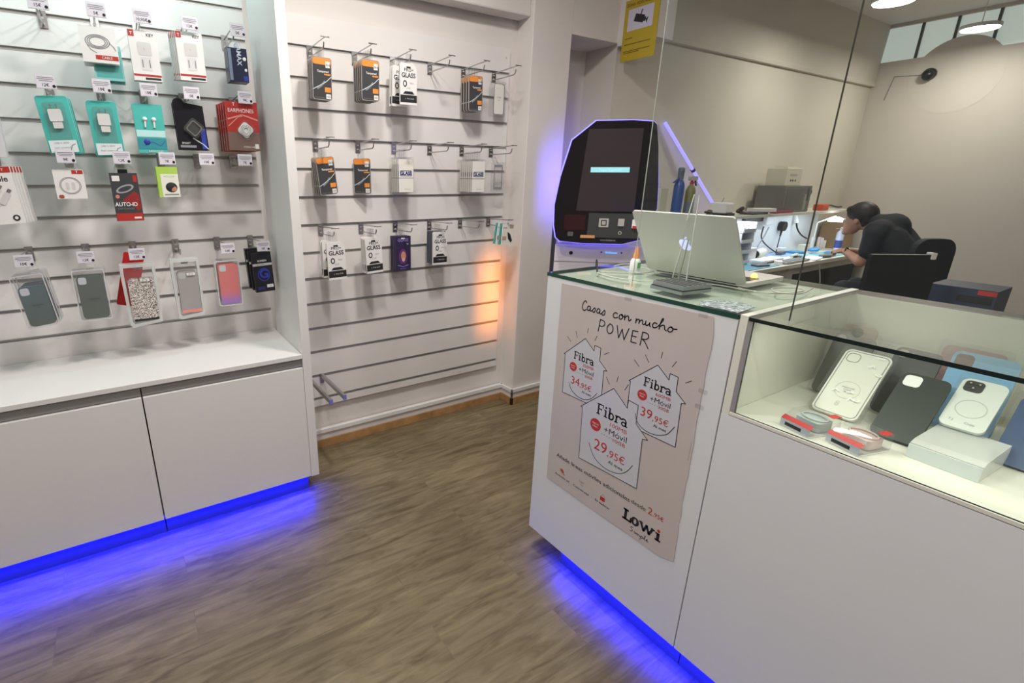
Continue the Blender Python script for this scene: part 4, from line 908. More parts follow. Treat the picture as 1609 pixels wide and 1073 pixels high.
for q in ((.555, .842), (.30, .838), (.594, .62), (.592, .57)): MB().rrect(q[0] - .014, q[0] + .014, q[1] - .006, q[1] + .008, -.0012, -.0009, .004, clear2).build('tape', pt, 'clear tape bit')

# ================================================================== SHOWCASE
ZS = 1.006; YS0 = 0.655; YS1 = -1.30
t = thing('glass_showcase', 'long white showcase with glass top, next to the poster counter', 'showcase', (XC, YJ - .002, 0), (0, 0, RZ)); LW = YJ - .002 - YS1
MB().box(.0005, LW, 0, .020, .112, ZS - .012, lam2).build('front_panel', t)
m = MB(); m.box(.022, LW, 0, .660, ZS - .010, ZS, cream_top); m.build('display_shelf', t, bevel=.001)
MB().box(0.0, .0215, .0005, .672, ZS - .012, ZT + .012, cream_top).build('side_panel', t, 'cream panel between counter and showcase', bevel=.0015)
m = MB(); m.box(.022, LW, .640, .655, .112, ZT - .002, cream_top); m.box(.0, LW, .62, .64, .112, ZS - .012, lam2); m.build('back_panel', t)
m = MB(); m.box(.0, LW, .055, .070, 0, .112, plinth_m); m.build('plinth', t)
m = MB(); m.box(.0220, .034, .001, .010, ZS, ZT - .001, alu); m.build('corner_profile', t, 'aluminium corner strip')
m = MB(); m.rrect(.0345, LW, ZS + .0005, ZT - .0005, .002, .008, .001, pane_mat('showcase front glass', (.96, .98, .97), ior=1.5), mside=glass_dark); m.build('front_glass', t, 'clear front pane')
m = MB(); m.rrect(.0235, LW, -.003, .672, ZT, ZT + .010, .002, pane_mat('showcase top glass', (.88, .91, .88), haze=.05, ior=1.5), axis='z', mside=glass_dark); m.build('top_glass', t, 'glass top with dark edge')

# standing glass screen in two panes
XG = 1.42
for k, (y0_, y1_, lb) in enumerate(((.5795, 1.0585, 'tall clear glass pane standing on the poster counter, left of the joint'), (-1.2, .5785, 'tall clear glass pane standing over the showcase, right of the joint'))):
    m = MB(); vs = [(XG, y0_), (XG + .004, y0_), (XG + .004, y1_), (XG, y1_)]
    m.add([(XG, y0_, ZT + .0115), (XG, y1_, ZT + .0115), (XG, y1_, 2.42), (XG, y0_, 2.42)], [(0, 1, 2, 3)], glass)
    m.add([(XG + .004, y0_, ZT + .0115), (XG + .004, y1_, ZT + .0115), (XG + .004, y1_, 2.42), (XG + .004, y0_, 2.42)], [(3, 2, 1, 0)], glass)
    e_ = glass_e if k == 0 else alu_d
    m.box(XG, XG + .004, y1_ - .0006, y1_, ZT + .0115, 2.42, glass_e if k == 0 else mat('dark joint', (.12, .12, .10), .4)); m.box(XG, XG + .004, y0_, y0_ + .0006, ZT + .0115, 2.42, mat('dark joint', (.12, .12, .10), .4)); m.box(XG, XG + .004, y0_, y1_, 2.4195, 2.42, glass_e)
    tag(m.build('glass_screen'), lb, 'glass screen', 'standing glass panes')

# ================================================================== ON THE COUNTER
ZC = ZT + .0102
silver = mat('silver aluminium lid', (0.68, 0.64, 0.61), 0.40, 0.10)
t = thing('laptop', 'open silver laptop seen from behind with a glowing apple emblem', 'laptop', (1.736, 1.0395, ZC + .001), (0, 0, RZ))
MB().rrect(-.1865, .1865, .002, .250, .002, .016, .014, silver, axis='z').build('base', t); lap_base = [c for c in t.children][0]
m = MB(); m.rrect(-.165, .165, .02, .12, .0162, .0172, .004, black, axis='z'); m.rrect(-.05, .05, .15, .235, .0162, .0166, .004, silver, axis='z'); m.build('keyboard', lap_base, 'black keyboard')
TL_ = math.radians(31.5); LM = Matrix.Translation((0, 0, .010)) @ Matrix.Rotation(TL_, 4, 'X')
m = MB(); m.M = LM; m.rrect(-.1865, .1865, .004, .266, -.005, .001, .012, silver); lap_lid = m.build('lid', t)
m = MB(); m.M = LM; m.rrect(-.176, .176, .02, .256, .0011, .0016, .003, mat('laptop screen', (.02, .02, .03), .2, emit=(.25, .35, .6), es=.6)); m.build('screen', lap_lid)
ap = smooth_poly([(-.2, 8.2), (-2.6, 9.4), (-6.2, 9.2), (-9.0, 6.4), (-9.2, 1.4), (-7.4, -4.4), (-4.4, -8.6), (-2.2, -9.0), (0, -8.0), (2.4, -9.0), (4.8, -8.6), (7.2, -5.2), (8.4, -2.2), (6.2, .2), (5.6, 3.2), (6.4, 5.8), (8.0, 7.2), (5.8, 9.2), (2.6, 9.3)], 2)
apple_m = mat('glowing emblem', (.7, .7, .95), .4, emit=(.50, .50, 1.0), es=.95)
m = MB(); m.M = LM @ Matrix.Translation((0, -.0055, .140)); m.prism([(a * .0024, b_ * .0024) for a, b_ in ap], -.0003, 0, apple_m)
m.prism([(a * .0024, b_ * .0024) for a, b_ in smooth_poly([(.2, 10.2), (.6, 12.6), (2.4, 14.6), (4.4, 15.2), (4.2, 12.8), (2.4, 10.8)], 2)], -.0003, 0, apple_m); m.build('emblem', lap_lid, 'glowing pale violet emblem')
m = MB(); m.cyl((-.15, .004, .010), (.15, .004, .010), .005, black, n=10); m.build('hinge', t)
# phone holder block with clear easel
t = thing('display_stand', 'grey ribbed block with clear acrylic easel in front of the laptop', 'display stand', (1.528, .950, ZC + .0006), (0, 0, math.radians(-97)))
m = MB(); m.box(-.062, .062, -.070, .062, .0, .010, mat('grey metal base', (.36, .37, .39), .35, .6)); m.box(-.062, .062, -.066, .062, .010, .013, blackm); m.box(-.060, .060, -.062, .062, .013, .026, mat('grey metal base', (.36, .37, .39), .35, .6)); m.build('block', t)
m = MB()
for k in range(5): m.box(-.056, .056, -.055 + k * .022, -.045 + k * .022, .026, .028, mat('dark rib', (.10, .10, .10), .5))
m.build('rib', t, 'dark ribs')
m = MB(); A0 = Vector((-.012, -.02, .28))
tri = [(-.050, .03), (.004, .03), (.002, .300), (-.016, .300)]
m.prism(tri, .012, .015, acry); m.tube([(-.050, .0135, .03), (-.028, .0135, .16)], .0020, acry_e, n=5); m.tube([(-.016, .0135, .300), (-.029, .0135, .22)], .0020, acry_e, n=5)
m.tube([(.004, .0135, .03), (.002, .0135, .298)], .0021, acry_e, n=5); m.tube([(-.027, .0135, .03), (-.012, .0135, .16)], .0026, mat('olive acrylic edge', (.42, .44, .34), .3), n=5); m.build('easel', t, 'clear acrylic easel')
tag(MB().prism([(1.388, .69), (1.39, .80), (1.45, .83), (1.52, .76), (1.50, .70)], ZC + .0006, ZC + .0022, mosaic, axis='z').build('glitter_mat'), 'grey-blue glittery mat at the counter corner by the joint', 'mat')
t = thing('glue_bottle', 'small white bottle with orange cone cap left of the laptop', 'bottle', (1.70, 1.262, ZC + .0006))
m = MB(); m.lathe([(.019, 0), (.020, .004), (.0195, .036), (.014, .046), (.010, .048)], white); m.box(-.012, .006, -.0208, -.0196, .012, .034, mat('green print', (.15, .5, .2), .5)); m.build('body', t)
MB().lathe([(.0115, .048), (.0105, .060), (.0055, .090), (.003, .094)], mat('orange cap', (.85, .30, .10), .4, emit=(.9, .35, .1), es=.12)).build('cap', t, 'orange cone cap')
whitec = mat('pale cable', (.55, .57, .50), .4)
blackc = mat('black cable', (.02, .02, .02), .4)
def cable(pts, r, mt, name, label, it=3, n=7):
    o = MB().tube(smooth_poly([tuple(p) for p in pts], it, False), r, mt, n=n).build(name); tag(o, label, 'cable'); return o
zc = ZC + .004
cable([(1.62, 1.385, zc), (1.60, 1.37, zc + .035), (1.56, 1.33, zc + .03), (1.53, 1.30, zc)], .0032, blackc, 'cable', 'short black cable loop at the far left end of the counter')
cable([(1.55, 1.30, zc), (1.62, 1.22, zc), (1.72, 1.18, zc), (1.83, 1.28, zc), (1.80, 1.38, zc), (1.70, 1.36, zc)], .0022, whitec, 'cable', 'pale thin cable looping behind the glue bottle')
cable([(1.52, 1.29, zc), (1.49, 1.20, zc), (1.52, 1.10, zc), (1.64, 1.01, zc), (1.70, .93, zc), (1.69, .83, zc)], .0022, whitec, 'cable', 'pale thin cable running in front of the laptop hinge')
cable([(1.70, .86, zc + .002), (1.68, .80, zc + .002), (1.72, .74, zc + .002), (1.84, .72, zc + .002), (1.88, .76, zc + .002), (1.80, .80, zc + .002), (1.74, .78, zc + .006), (1.70, .74, zc + .008), (1.76, .70, zc + .004), (1.90, .73, zc + .002)], .0026, mat('silvery cable', (.6, .58, .52), .3, .3), 'cable', 'tangled silvery cable right of the laptop')
t = thing('led_plug', 'small glowing yellow plug by the right edge of the laptop', 'plug', (1.86, .895, ZC + .0006))
MB().rrect(-.012, .012, -.02, .02, 0, .012, .004, white, axis='z').build('body', t)
MB().ball((0, 0, .022), .011, mat('yellow glow', (1, .7, .2), .4, emit=(1.0, .62, .16), es=1.6)).build('light', t, 'yellow light')

# ================================================================== INSIDE THE SHOWCASE
def small_case_box(tone, label, loc, rz):
    t = thing('glasses_box', label, 'small box', loc, (0, 0, rz), 'small clear boxes at the showcase front')
    m = MB(); m.box(-.040, .040, 0, .10, .0, .004, paper); m.prism([(0, .004), (.0, .022), (.030, .046), (.10, .046), (.10, .004)], -.040, .040, clear, axis='x'); m.build('box', t, 'clear box')
    m = MB(); m.rrect(-.032, .032, .034, .09, .006, .030, .012, tone, axis='z'); m.tube([(.030 * math.cos(a), .062 + .022 * math.sin(a), .034) for a in [i * PI / 10 for i in range(20)]], .0022, tone, n=6, closed=True); m.build('contents', t)
    m = MB(); m.box(-.0395, .0395, -.001, 0, .004, .022, mat('blue grey label', (.55, .60, .66), .4)); m.box(-.026, .018, -.0016, -.001, .007, .016, ink)
    n = Vector((0, .030, .024)).normalized(); m.add([(-.040, -.001, .022), (.040, -.001, .022), (.040, .010, .031), (-.040, .010, .031)], [(0, 1, 2, 3)], inkred); m.box(.022, .040, .07, .098, .0462, .0468, inkred); m.build('label_band', t, 'red and grey printed band'); return t
small_case_box(mat('pale blue gel', (.50, .56, .56), .25), 'small clear box with red band and bluish contents, nearest the aluminium corner', (1.405, .505, ZS + .0005), RZ + math.radians(-16))
small_case_box(mat('pale pink gel', (.62, .48, .46), .25), 'small clear box with red band and pinkish contents, second from the aluminium corner', (1.408, .402, ZS + .0005), RZ + math.radians(-16))
def leaning(name, label, x, y_, w, h, lean, col, cam=True, camcol=None, bagm=None, deco=None, rz=RZ, zb=ZS + .002, cat='phone case', cam_s=.030, group='phone cases leaning in the showcase', stand=True):
    t = thing(name, label, cat, (x, y_, zb), (-lean, 0, rz), group)
    m = MB(); o_ = case_outline(w, h); m.prism(o_, -.010, -.001, col)
    if cam: cx = -w / 2 + .007 + cam_s / 2; cz = h - .007 - cam_s / 2; m.rrect(cx - cam_s / 2, cx + cam_s / 2, cz - cam_s / 2, cz + cam_s / 2, -.0112, -.010, .009, camcol or paper)
    m.build('case', t)
    if bagm: MB().rrect(-w / 2 - .008, w / 2 + .008, -.000, h + .012, -.014, .002, .008, bagm).build('bag', t, 'clear bag')
    if deco: deco(t, w, h)
    if stand:
        m = MB(); m.box(-w * .38, w * .38, .003, .006, 0, h * .8, acry); m.build('stand', t, 'clear acrylic back rest')
    return t
cw = mat('warm white case', (.74, .74, .66), .3)
def deco_mag(t, w, h):
    m = MB(); m.ring(rr(-w / 2 + .004, w / 2 - .004, .004, h - .004, .014), rr(-w / 2 + .006, w / 2 - .006, .006, h - .006, .012), -.0106, -.010, inkgrey)
    m.ring(rr(-w / 2 + .010, -w / 2 + .040, h - .042, h - .012, .010), rr(-w / 2 + .0115, -w / 2 + .0385, h - .0405, h - .0135, .009), -.0108, -.010, inkgrey)
    c_ = [(math.cos(a), math.sin(a)) for a in [i * PI / 16 for i in range(32)]]
    m.ring([(.028 * a, .085 + .028 * b_) for a, b_ in c_], [(.0268 * a, .085 + .0268 * b_) for a, b_ in c_], -.0106, -.010, mat('faint grey print', (.55, .55, .50), .5))
    for i, s_ in enumerate(('MAG CASE', 'CLEAR', 'PRO')): m.text(s_, .0042, 0, .090 - .007 * i, -.0108, inkgrey)
    m.text('8', .016, -.004, .030, -.0108, mat('faint grey print', (.55, .55, .50), .5)); m.build('print', t, 'thin grey outlines and words')
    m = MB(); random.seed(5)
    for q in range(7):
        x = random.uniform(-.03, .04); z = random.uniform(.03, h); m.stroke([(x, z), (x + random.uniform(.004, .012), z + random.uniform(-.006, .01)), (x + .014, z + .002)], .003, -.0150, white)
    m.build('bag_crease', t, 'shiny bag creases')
leaning('phone_case', 'large white phone case in a creased clear bag, leftmost in the showcase', 1.590, .492, .106, .216, math.radians(46), cw, cam=False, bagm=clear2, deco=deco_mag)
dgreen = mat('black green case', (.035, .042, .038), .45)
leaning('phone_case', 'matt black phone case with white camera square, front row of the showcase', 1.560, .355, .094, .200, math.radians(48), dgreen, camcol=white, cam_s=.034)
leaning('phone_case', 'dark grey phone case standing behind the matt black one', 1.730, .410, .098, .195, math.radians(28), mat('dark grey case', (.09, .09, .09), .4), camcol=mat('grey hole', (.35, .35, .33), .4), cam_s=.022)
leaning('phone_case', 'dark olive phone case standing behind the large white one', 1.745, .560, .100, .195, math.radians(28), mat('dark olive case', (.10, .10, .085), .4), camcol=mat('grey hole', (.35, .35, .33), .4), cam_s=.022, bagm=clear2)
leaning('phone_case', 'light blue phone case behind the bagged white phone', 1.765, .288, .122, .205, math.radians(20), mat('light blue case', (.20, .42, .66), .35), camcol=mat('brown grey camera', (.16, .10, .09), .3), cam_s=.034)
leaning('phone_case', 'tan translucent phone case at the back of the showcase, far left', 1.885, .590, .090, .19, math.radians(20), mat('tan case', (.34, .28, .22), .4), cam=False)
leaning('phone_case', 'dull pink phone case at the back of the showcase, right side', 1.880, .330, .125, .19, math.radians(20), mat('dull pink case', (.45, .27, .28), .4), cam=False, bagm=clear2)
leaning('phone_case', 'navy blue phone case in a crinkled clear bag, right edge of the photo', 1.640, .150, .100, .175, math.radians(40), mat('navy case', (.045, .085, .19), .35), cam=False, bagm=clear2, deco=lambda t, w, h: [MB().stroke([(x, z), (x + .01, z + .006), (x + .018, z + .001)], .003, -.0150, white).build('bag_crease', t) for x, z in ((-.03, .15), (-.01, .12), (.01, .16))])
leaning('phone_case', 'grey phone case with a pale bar standing behind the navy one', 1.76, .150, .086, .195, math.radians(26), mat('stone grey case', (.22, .22, .20), .4), camcol=cw, cam_s=.026)
# white phone on a clear tray
def deco_ph(t, w, h):
    m = MB()
    for dx, dz in ((-.008, .008), (.008, .008), (0, -.006)): m.cyl((-w / 2 + .024 + dx, -.0112, h - .024 + dz), (-w / 2 + .024 + dx, -.0135, h - .024 + dz), .0055, mat('camera lens', (.05, .05, .05), .1), n=14); m.cyl((-w / 2 + .024 + dx, -.0135, h - .024 + dz), (-w / 2 + .024 + dx, -.0138, h - .024 + dz), .002, mat('lens glint', (.5, .45, .42), .2), n=8)
    m.build('camera_lens', t)
    c_ = [(math.cos(a), math.sin(a)) for a in [i * PI / 16 for i in range(32)]]; m = MB()
    m.ring([(.027 * a, .062 + .027 * b_) for a, b_ in c_], [(.0255 * a, .062 + .0255 * b_) for a, b_ in c_], -.0108, -.010, mat('grey ring', (.50, .52, .50), .4)); m.text('T.J', .006, -.022, .018, -.0106, inkgrey); m.text('Copy', .006, .012, .016, -.0106, inkgrey); m.build('print', t)
leaning('phone', 'white phone with black triple camera in a clear bag, on a frosted tray', 1.635, .262, .080, .152, math.radians(52), mat('phone white', (.72, .76, .72), .3), camcol=mat('camera island', (.05, .05, .05), .2), bagm=clear2, deco=deco_ph, zb=ZS + .052, cat='phone', cam_s=.034, group='phones in the showcase', stand=False)
t = thing('display_tray', 'frosted acrylic tray block carrying the white phone', 'tray', (1.50, .247, ZS + .0005), (0, 0, RZ - .06), 'acrylic holders of the showcase')
m = MB(); m.prism([(0, 0), (0, .036), (.02, .042), (.15, .050), (.15, 0)], -.062, .062, frost, axis='x'); m.build('tray_body', t)
m = MB(); m.box(-.062, .062, -.004, -.001, .0, .034, mat('frosted acrylic', (.60, .66, .66), .3)); m.build('front_lip', t)
tag(MB().prism([(1.50, -.02), (1.49, .095), (1.59, .10), (1.60, -.01)], ZS + .0006, ZS + .030, mat('clear beige box', (.62, .55, .45), .3, alpha=.6), axis='z').build('acrylic_box'), 'low beige translucent box at the right edge of the showcase', 'box')

# ================================================================== KIOSK
KO = Vector((1.939, 1.64, 0)); KZ = 1.601
t = thing('kiosk', 'white floor-standing machine with large black touch panel edged in blue light', 'kiosk', KO, (0, 0, math.atan2(-.695, .719)))
kw = mat('kiosk white', (.66, .60, .64), .35)
m = MB(); m.box(-.215, .205, .0, .34, 0.02, KZ - .278, kw); m.build('body', t, bevel=.004)
m = MB(); m.box(-.232, -.216, .0, .34, 0.02, KZ - .20, mat('kiosk dark side', (.03, .03, .04), .4)); m.build('side_trim', t, 'dark side strip')
KP = rr(-.2, .2, -.3, .3, .03)
pts = [(-.158, .268), (.149, .268), (.176, .242), (.219, -.082), (.205, -.15), (.177, -.262), (-.187, -.265), (-.226, -.23), (-.234, -.045)]
def inset(ps, d):
    cx = sum(p[0] for p in ps) / len(ps); cz = sum(p[1] for p in ps) / len(ps)
    return [(cx + (a - cx) * (1 - d / math.hypot(a - cx, b_ - cz)), cz + (b_ - cz) * (1 - d / math.hypot(a - cx, b_ - cz))) for a, b_ in ps]
kp = smooth_poly(pts, 1)
m = MB(); m.prism([(a, b_ + KZ) for a, b_ in kp], -.052, -.026, mat('black glass panel', (.008, .006, .008), .12)); tp_ = m.build('touch_panel', t, 'black glossy panel')
m = MB(); m.prism([(a, b_ + KZ) for a, b_ in inset(kp, .03)], -.010, .16, kw); m.build('housing', t)
kled = mat('violet blue led', (.2, .2, .9), .4, emit=(.16, .13, 1.0), es=2.4)
m = MB(); m.prism([(a, b_ + KZ) for a, b_ in inset(kp, -.006)], -.0255, -.0105, kled); m.build('light_edge', t, 'glowing blue rim')
m = MB(); m.prism([(-.110, .235 + KZ), (.118, .235 + KZ), (.120, -.116 + KZ), (-.134, -.116 + KZ)], -.0535, -.0521, mat('screen glow', (.02, .016, .018), .15, emit=(.020, .014, .015), es=.8)); m.box(-.086, .080, -.0545, -.0536, KZ + .053, KZ + .075, mat('cyan screen bar', (.2, .4, .45), .3, emit=(.22, .50, .54), es=.9)); m.text('Toque la pantalla', .010, -.003, KZ + .0595, -.0548, mat('screen bar text', (.3, .5, .5), .4, emit=(.45, .72, .75), es=.8)); m.build('screen', tp_, 'dark screen with a cyan bar')
m = MB(); z = KZ; m.rrect(-.183, -.088, z - .204, z - .134, -.0535, -.0521, .004, mat('reader window', (.03, .008, .008), .2)); m.build('reader_window', tp_, 'dark red scanner window')
m = MB(); m.box(-.075, .19, -.0530, -.0521, z - .235, z - .125, mat('charcoal plate', (.045, .045, .045), .35)); m.rrect(-.027, .016, z - .188, z - .148, -.0545, -.0531, .003, mat('keypad silver', (.55, .53, .50), .35, .4)); m.ring(rr(-.018, .007, z - .181, z - .155, .003), rr(-.014, .003, z - .177, z - .159, .002), -.0550, -.0545, ink); m.rrect(.057, .084, z - .181, z - .148, -.0545, -.0531, .003, mat('keypad silver', (.55, .53, .50), .35, .4)); m.box(.060, .081, -.0548, -.0544, z - .189, z - .182, ink); m.build('slot', tp_, 'silver card reader plates')
m = MB(); m.rrect(.118, .150, z - .190, z - .150, -.060, -.0531, .004, white); m.box(.120, .148, -.0606, -.060, z - .190, z - .178, inkred); m.build('card_holder', tp_, 'white and red holder')
MB().box(-.104, -.039, -.0535, -.0521, z - .239, z - .226, mat('orange sticker', (.62, .30, .12), .4)).build('orange_sticker', tp_, 'orange strip'); m = MB(); m.text('www.bitbase.es', .0075, .020, z - .2500, -.0525, mat('grey print text', (.35, .33, .33), .4)); m.rrect(-.163, -.137, z - .232, z - .212, -.0530, -.0521, .004, mat('dim grey mark', (.10, .09, .09), .4)); m.ring([(.070 + .008 * math.cos(a), z - .212 + .008 * math.sin(a)) for a in [i * PI / 6 for i in range(12)]], [(.070 + .005 * math.cos(a), z - .212 + .005 * math.sin(a)) for a in [i * PI / 6 for i in range(12)]], -.0535, -.0530, mat('keypad silver', (.55, .53, .50), .35, .4)); m.build('printed_marks', tp_, 'web address and small symbols')
m = MB(); m.cyl((-.137, -.001, z - .318), (-.137, .004, z - .318), .009, black, n=16); m.build('lock', t, 'black lock'); m = MB()
m.text('bitbase', .010, .049, z - .315, -.001, mat('blue lit letters', (.1, .4, .9), .4, emit=(.1, .45, .95), es=1.1), bold=.02, sx=1.3)
for x in (.003, .095): m.cyl((x, 0, z - .310), (x, -.003, z - .310), .004, blueink, n=10)
m.build('lit_name', t, 'small blue lit name'); m = MB(); m.box(-.214, .204, -.0012, .002, z - .362, z - .359, inkgrey); m.build('door_seam', t)
area('kiosk_glow_fill', (2.44, 2.24, 1.60), .05, .45, 1.3, (.14, .10, 1.0), spread=math.radians(75)).rotation_euler = (math.radians(90), 0, math.radians(-26))  # added unseen blue lamp behind the kiosk, tinting the column
area('orange_glow_fill', (2.13, 2.32, .84), .04, .55, 0.62, (1, .30, .03), spread=math.radians(50)).rotation_euler = (math.radians(90), 0, math.radians(-4))  # added orange lamp in mid-air, without fixture, for the glow on the board

# CCTV notice on the header
t = thing('cctv_sign', 'yellow camera surveillance notice on the header beside the glass', 'sign', (3.048, 2.585, 2.375), (0, 0, RZ))
yl = mat('yellow sign', (.50, .37, .03), .5)
m = MB(); m.box(0, .26, -.003, 0, 0, .355, yl); y = -.0034
m.text('ZONA VIDEOVIGILADA', .017, .13, .318, y, mat('brown ink', (.20, .10, .01), .5), bold=.03, sx=.92)
m.box(.03, .22, y, y + .0003, .175, .300, mat('lilac white print', (.62, .60, .72), .5))
for i, (z_, wd) in enumerate(((.130, .06), (.095, .20), (.055, .20), (.045, .12))): m.box(.02, .02 + wd, y, y + .0003, z_, z_ + .005, mat('brown ink', (.20, .10, .01), .5))
m.M = Matrix.Translation((.125, y - .0004, .235)) @ Matrix.Rotation(math.radians(18), 4, 'Y'); m.box(-.045, .030, 0, .0002, -.022, .022, ink); m.box(.030, .045, 0, .0002, -.012, .012, ink); m.prism([(.045, 0), (.060, .018), (.060, -.022)], 0, .0002, ink); m.box(-.008, .0, 0, .0002, .022, .050, ink); m.build('notice', t)

# ================================================================== WORKSHOP BEHIND THE GLASS
bench_m = mat('pale bench', (.70, .70, .62), .4); ZB = .90; YBN = 2.135
t = thing('workbench', 'long pale workbench along the workshop wall', 'workbench', (0, 0, 0))
m = MB(); m.box(3.30, 6.95, YBN, YB - .002, ZB - .035, ZB, bench_m); m.build('top', t, bevel=.002)
for x in (3.6, 5.08, 6.7): MB().box(x, x + .09, YBN + .03, YBN + .12, 0, ZB - .036, bench_m).build('leg', t)
m = MB(); m.box(3.35, 6.9, YBN + .05, YBN + .07, ZB - .11, ZB - .036, bench_m); m.build('apron', t)
SZ = 1.335
t = thing('wall_shelf', 'long pale shelf above the workbench', 'shelf', (0, 0, 0))
MB().box(3.30, 6.50, 2.30, YB - .002, SZ - .022, SZ, bench_m).build('board', t, bevel=.0015)
MB().box(3.32, 6.45, YB - .022, YB - .002, ZB + .002, SZ - .023, mat('white back board', (.74, .76, .80), .4)).build('back_board', t)
MB().box(6.45, 6.47, 2.58, YB - .002, ZB + .002, SZ - .023, wall_warm).build('end_bracket', t)
for x in (4.9,): pass
def on(px, py, z): p = at(px, py, 2, z); return p
# --- on the shelf
sh = SZ + .0008
bl = mat('royal blue bottle', (.03, .08, .30), .3)
t = thing('squeeze_bottle', 'tall blue bottle with side nozzle on the workshop shelf', 'bottle', (3.66, 2.42, sh))
MB().lathe([(.036, 0), (.038, .01), (.038, .24), (.030, .27), (.022, .285)], bl).build('body', t)
m = MB(); m.lathe([(.022, .2855), (.022, .33), (.024, .332), (.024, .365), (.018, .372)], mat('grey blue neck', (.12, .15, .22), .4)); m.prism([(-.085, .262), (-.02, .30), (-.02, .262)], -.006, .006, bl); m.build('nozzle', t)
t = thing('spray_bottle', 'green and grey trigger spray bottle on the shelf beside the blue bottle', 'bottle', (3.83, 2.43, sh))
MB().lathe([(.034, 0), (.036, .01), (.036, .12), (.036, .122)], mat('grey blue liquid', (.16, .19, .24), .3)).build('body', t)
MB().lathe([(.0362, .1225), (.036, .20), (.028, .23), (.014, .25)], mat('olive label', (.22, .22, .08), .4)).build('shoulder', t, 'olive green upper half')
m = MB(); m.lathe([(.015, .2505), (.016, .27)], inkred); m.rrect(-.035, .05, .278, .31, -.014, .014, .01, mat('beige trigger head', (.5, .45, .38), .4)); m.prism([(.035, .278), (.045, .278), (.062, .24), (.056, .238)], -.006, .006, mat('dark violet trigger', (.10, .04, .16), .4)); m.cyl((0, 0, .27), (0, 0, .28), .010, inkred); m.build('trigger', t)
t = thing('carton', 'pale green-grey carton left of the blue bottle on the shelf', 'carton', (3.50, 2.45, sh)); MB().box(-.05, .035, -.03, .05, 0, .225, mat('pale green carton', (.52, .52, .42), .6)).build('box', t, bevel=.002)
p0 = at(1127, 332, 1, 2.56); p1 = at(1045, 193, 1, 2.62)
t = thing('glow_bar', 'thin violet-blue glowing bar leaning on the workshop wall', 'light tube', p0)  # glowing bar added for a slanting violet-blue line
MB().cyl((0, 0, 0), p1 - p0, .0125, mat('violet blue glow bar', (.3, .3, .9), .4, emit=(.27, .22, 1.0), es=1.5), n=12).build('tube', t)
mid = (p1 - p0) * .5; dd = (p1 - p0).normalized(); m = MB(); m.cyl(mid - dd * .012, mid + dd * .012, .018, mat('dark violet trigger', (.10, .04, .16), .4), n=12); m.build('clamp', t, 'dark violet clamp')
random.seed(11)
def tangle(name, label, c, rx, ry, rz, n, r, mt, cat='cable'):
    pts = [(c[0] + rx * math.cos(i * 2.1 + random.random()) * random.uniform(.4, 1), c[1] + ry * math.sin(i * 2.1 + random.random()) * random.uniform(.4, 1), c[2] + r + rz * random.random()) for i in range(n)]
    o = MB().tube(smooth_poly(pts, 2, False), r, mt, n=6).build(name); tag(o, label, cat); return o
tangle('cable', 'dark tangled cable on the shelf right of the spray bottle', (3.98 + .02, 2.36, sh), .10, .04, .05, 12, .006, mat('dark brown cable', (.06, .05, .045), .5))
def boxy(name, label, cat, x, y_, z, w, d, h, mt, rz=0, bevel=.003, extra=None, part='box'):
    t = thing(name, label, cat, (x, y_, z), (0, 0, rz)); m = MB(); m.box(-w / 2, w / 2, -d / 2, d / 2, 0, h, mt); m.build(part, t, bevel=bevel)
    if extra: extra(t)
    return t
boxy('router', 'white rounded device on the shelf right of the glowing bar', 'device', 4.28, 2.42, sh + .02, .16, .14, .085, white, .2, .012, lambda t: (MB().box(-.09, .09, -.08, .08, -.02, 0, blackm).build('dark_base', t), MB().cyl((.05, .02, .085), (.08, .02, .12), .003, inkgrey).build('antenna', t)))
tangle('cable', 'brown cable heap on the shelf left of the grey machine', (4.52, 2.38, sh), .07, .04, .07, 12, .008, mat('dark brown cable', (.06, .05, .045), .5))
boxy('tray', 'flat dark tray on the shelf under the white slab', 'tray', 4.72, 2.38, sh, .24, .12, .018, mat('dark tray', (.09, .09, .085), .5), 0)
boxy('slab', 'white leaning slab in front of the grey machine', 'slab', 4.80, 2.36, sh + .0195, .20, .10, .030, white, -.5)
boxy('booklet', 'red and purple booklet at the foot of the grey machine', 'booklet', 5.10, 2.335, sh, .30, .05, .022, mat('crimson cover', (.34, .05, .10), .4), 0, .001)
def dev(t):
    MB().box(.17, .205, -.1215, -.120, .10, .215, mat('dark display', (.05, .05, .05), .3)).build('display', t); MB().box(.13, .18, -.1212, -.120, .02, .16, mat('grey control plate', (.30, .31, .27), .4)).build('control_plate', t)
    MB().box(-.20, .10, -.1215, -.120, .02, .21, mat('grey door', (.13, .13, .12), .35)).build('door', t)
boxy('bench_machine', 'large grey machine with a dark display on the workshop shelf', 'machine', 5.33, 2.455, sh, .50, .24, .235, mat('machine grey', (.16, .16, .145), .4), 0, .005, dev, 'housing')
def dots(t):
    m = MB()
    for x in (-.05, -.01, .035): m.cyl((x, -.086, .045), (x, -.0865, .045), .010, ink, n=10)
    m.build('printed_dot', t)
    MB().box(-.07, .05, -.0864, -.085, .085, .105, mat('pale grey print', (.45, .44, .38), .5)).build('print', t)
boxy('parts_box', 'cream box with dark dots on top of the grey machine', 'box', 5.30, 2.47, sh + .236, .28, .17, .150, mat('cream carton', (.62, .59, .48), .6), 0, .003, dots)
tag(MB().box(-.10, .10, -.05, .06, 0, .02, mat('cream carton', (.62, .59, .48), .6)).build('paper_stack', None), 'flat cream papers on top of the dotted box', 'papers', None, (5.33, 2.47, sh + .387))
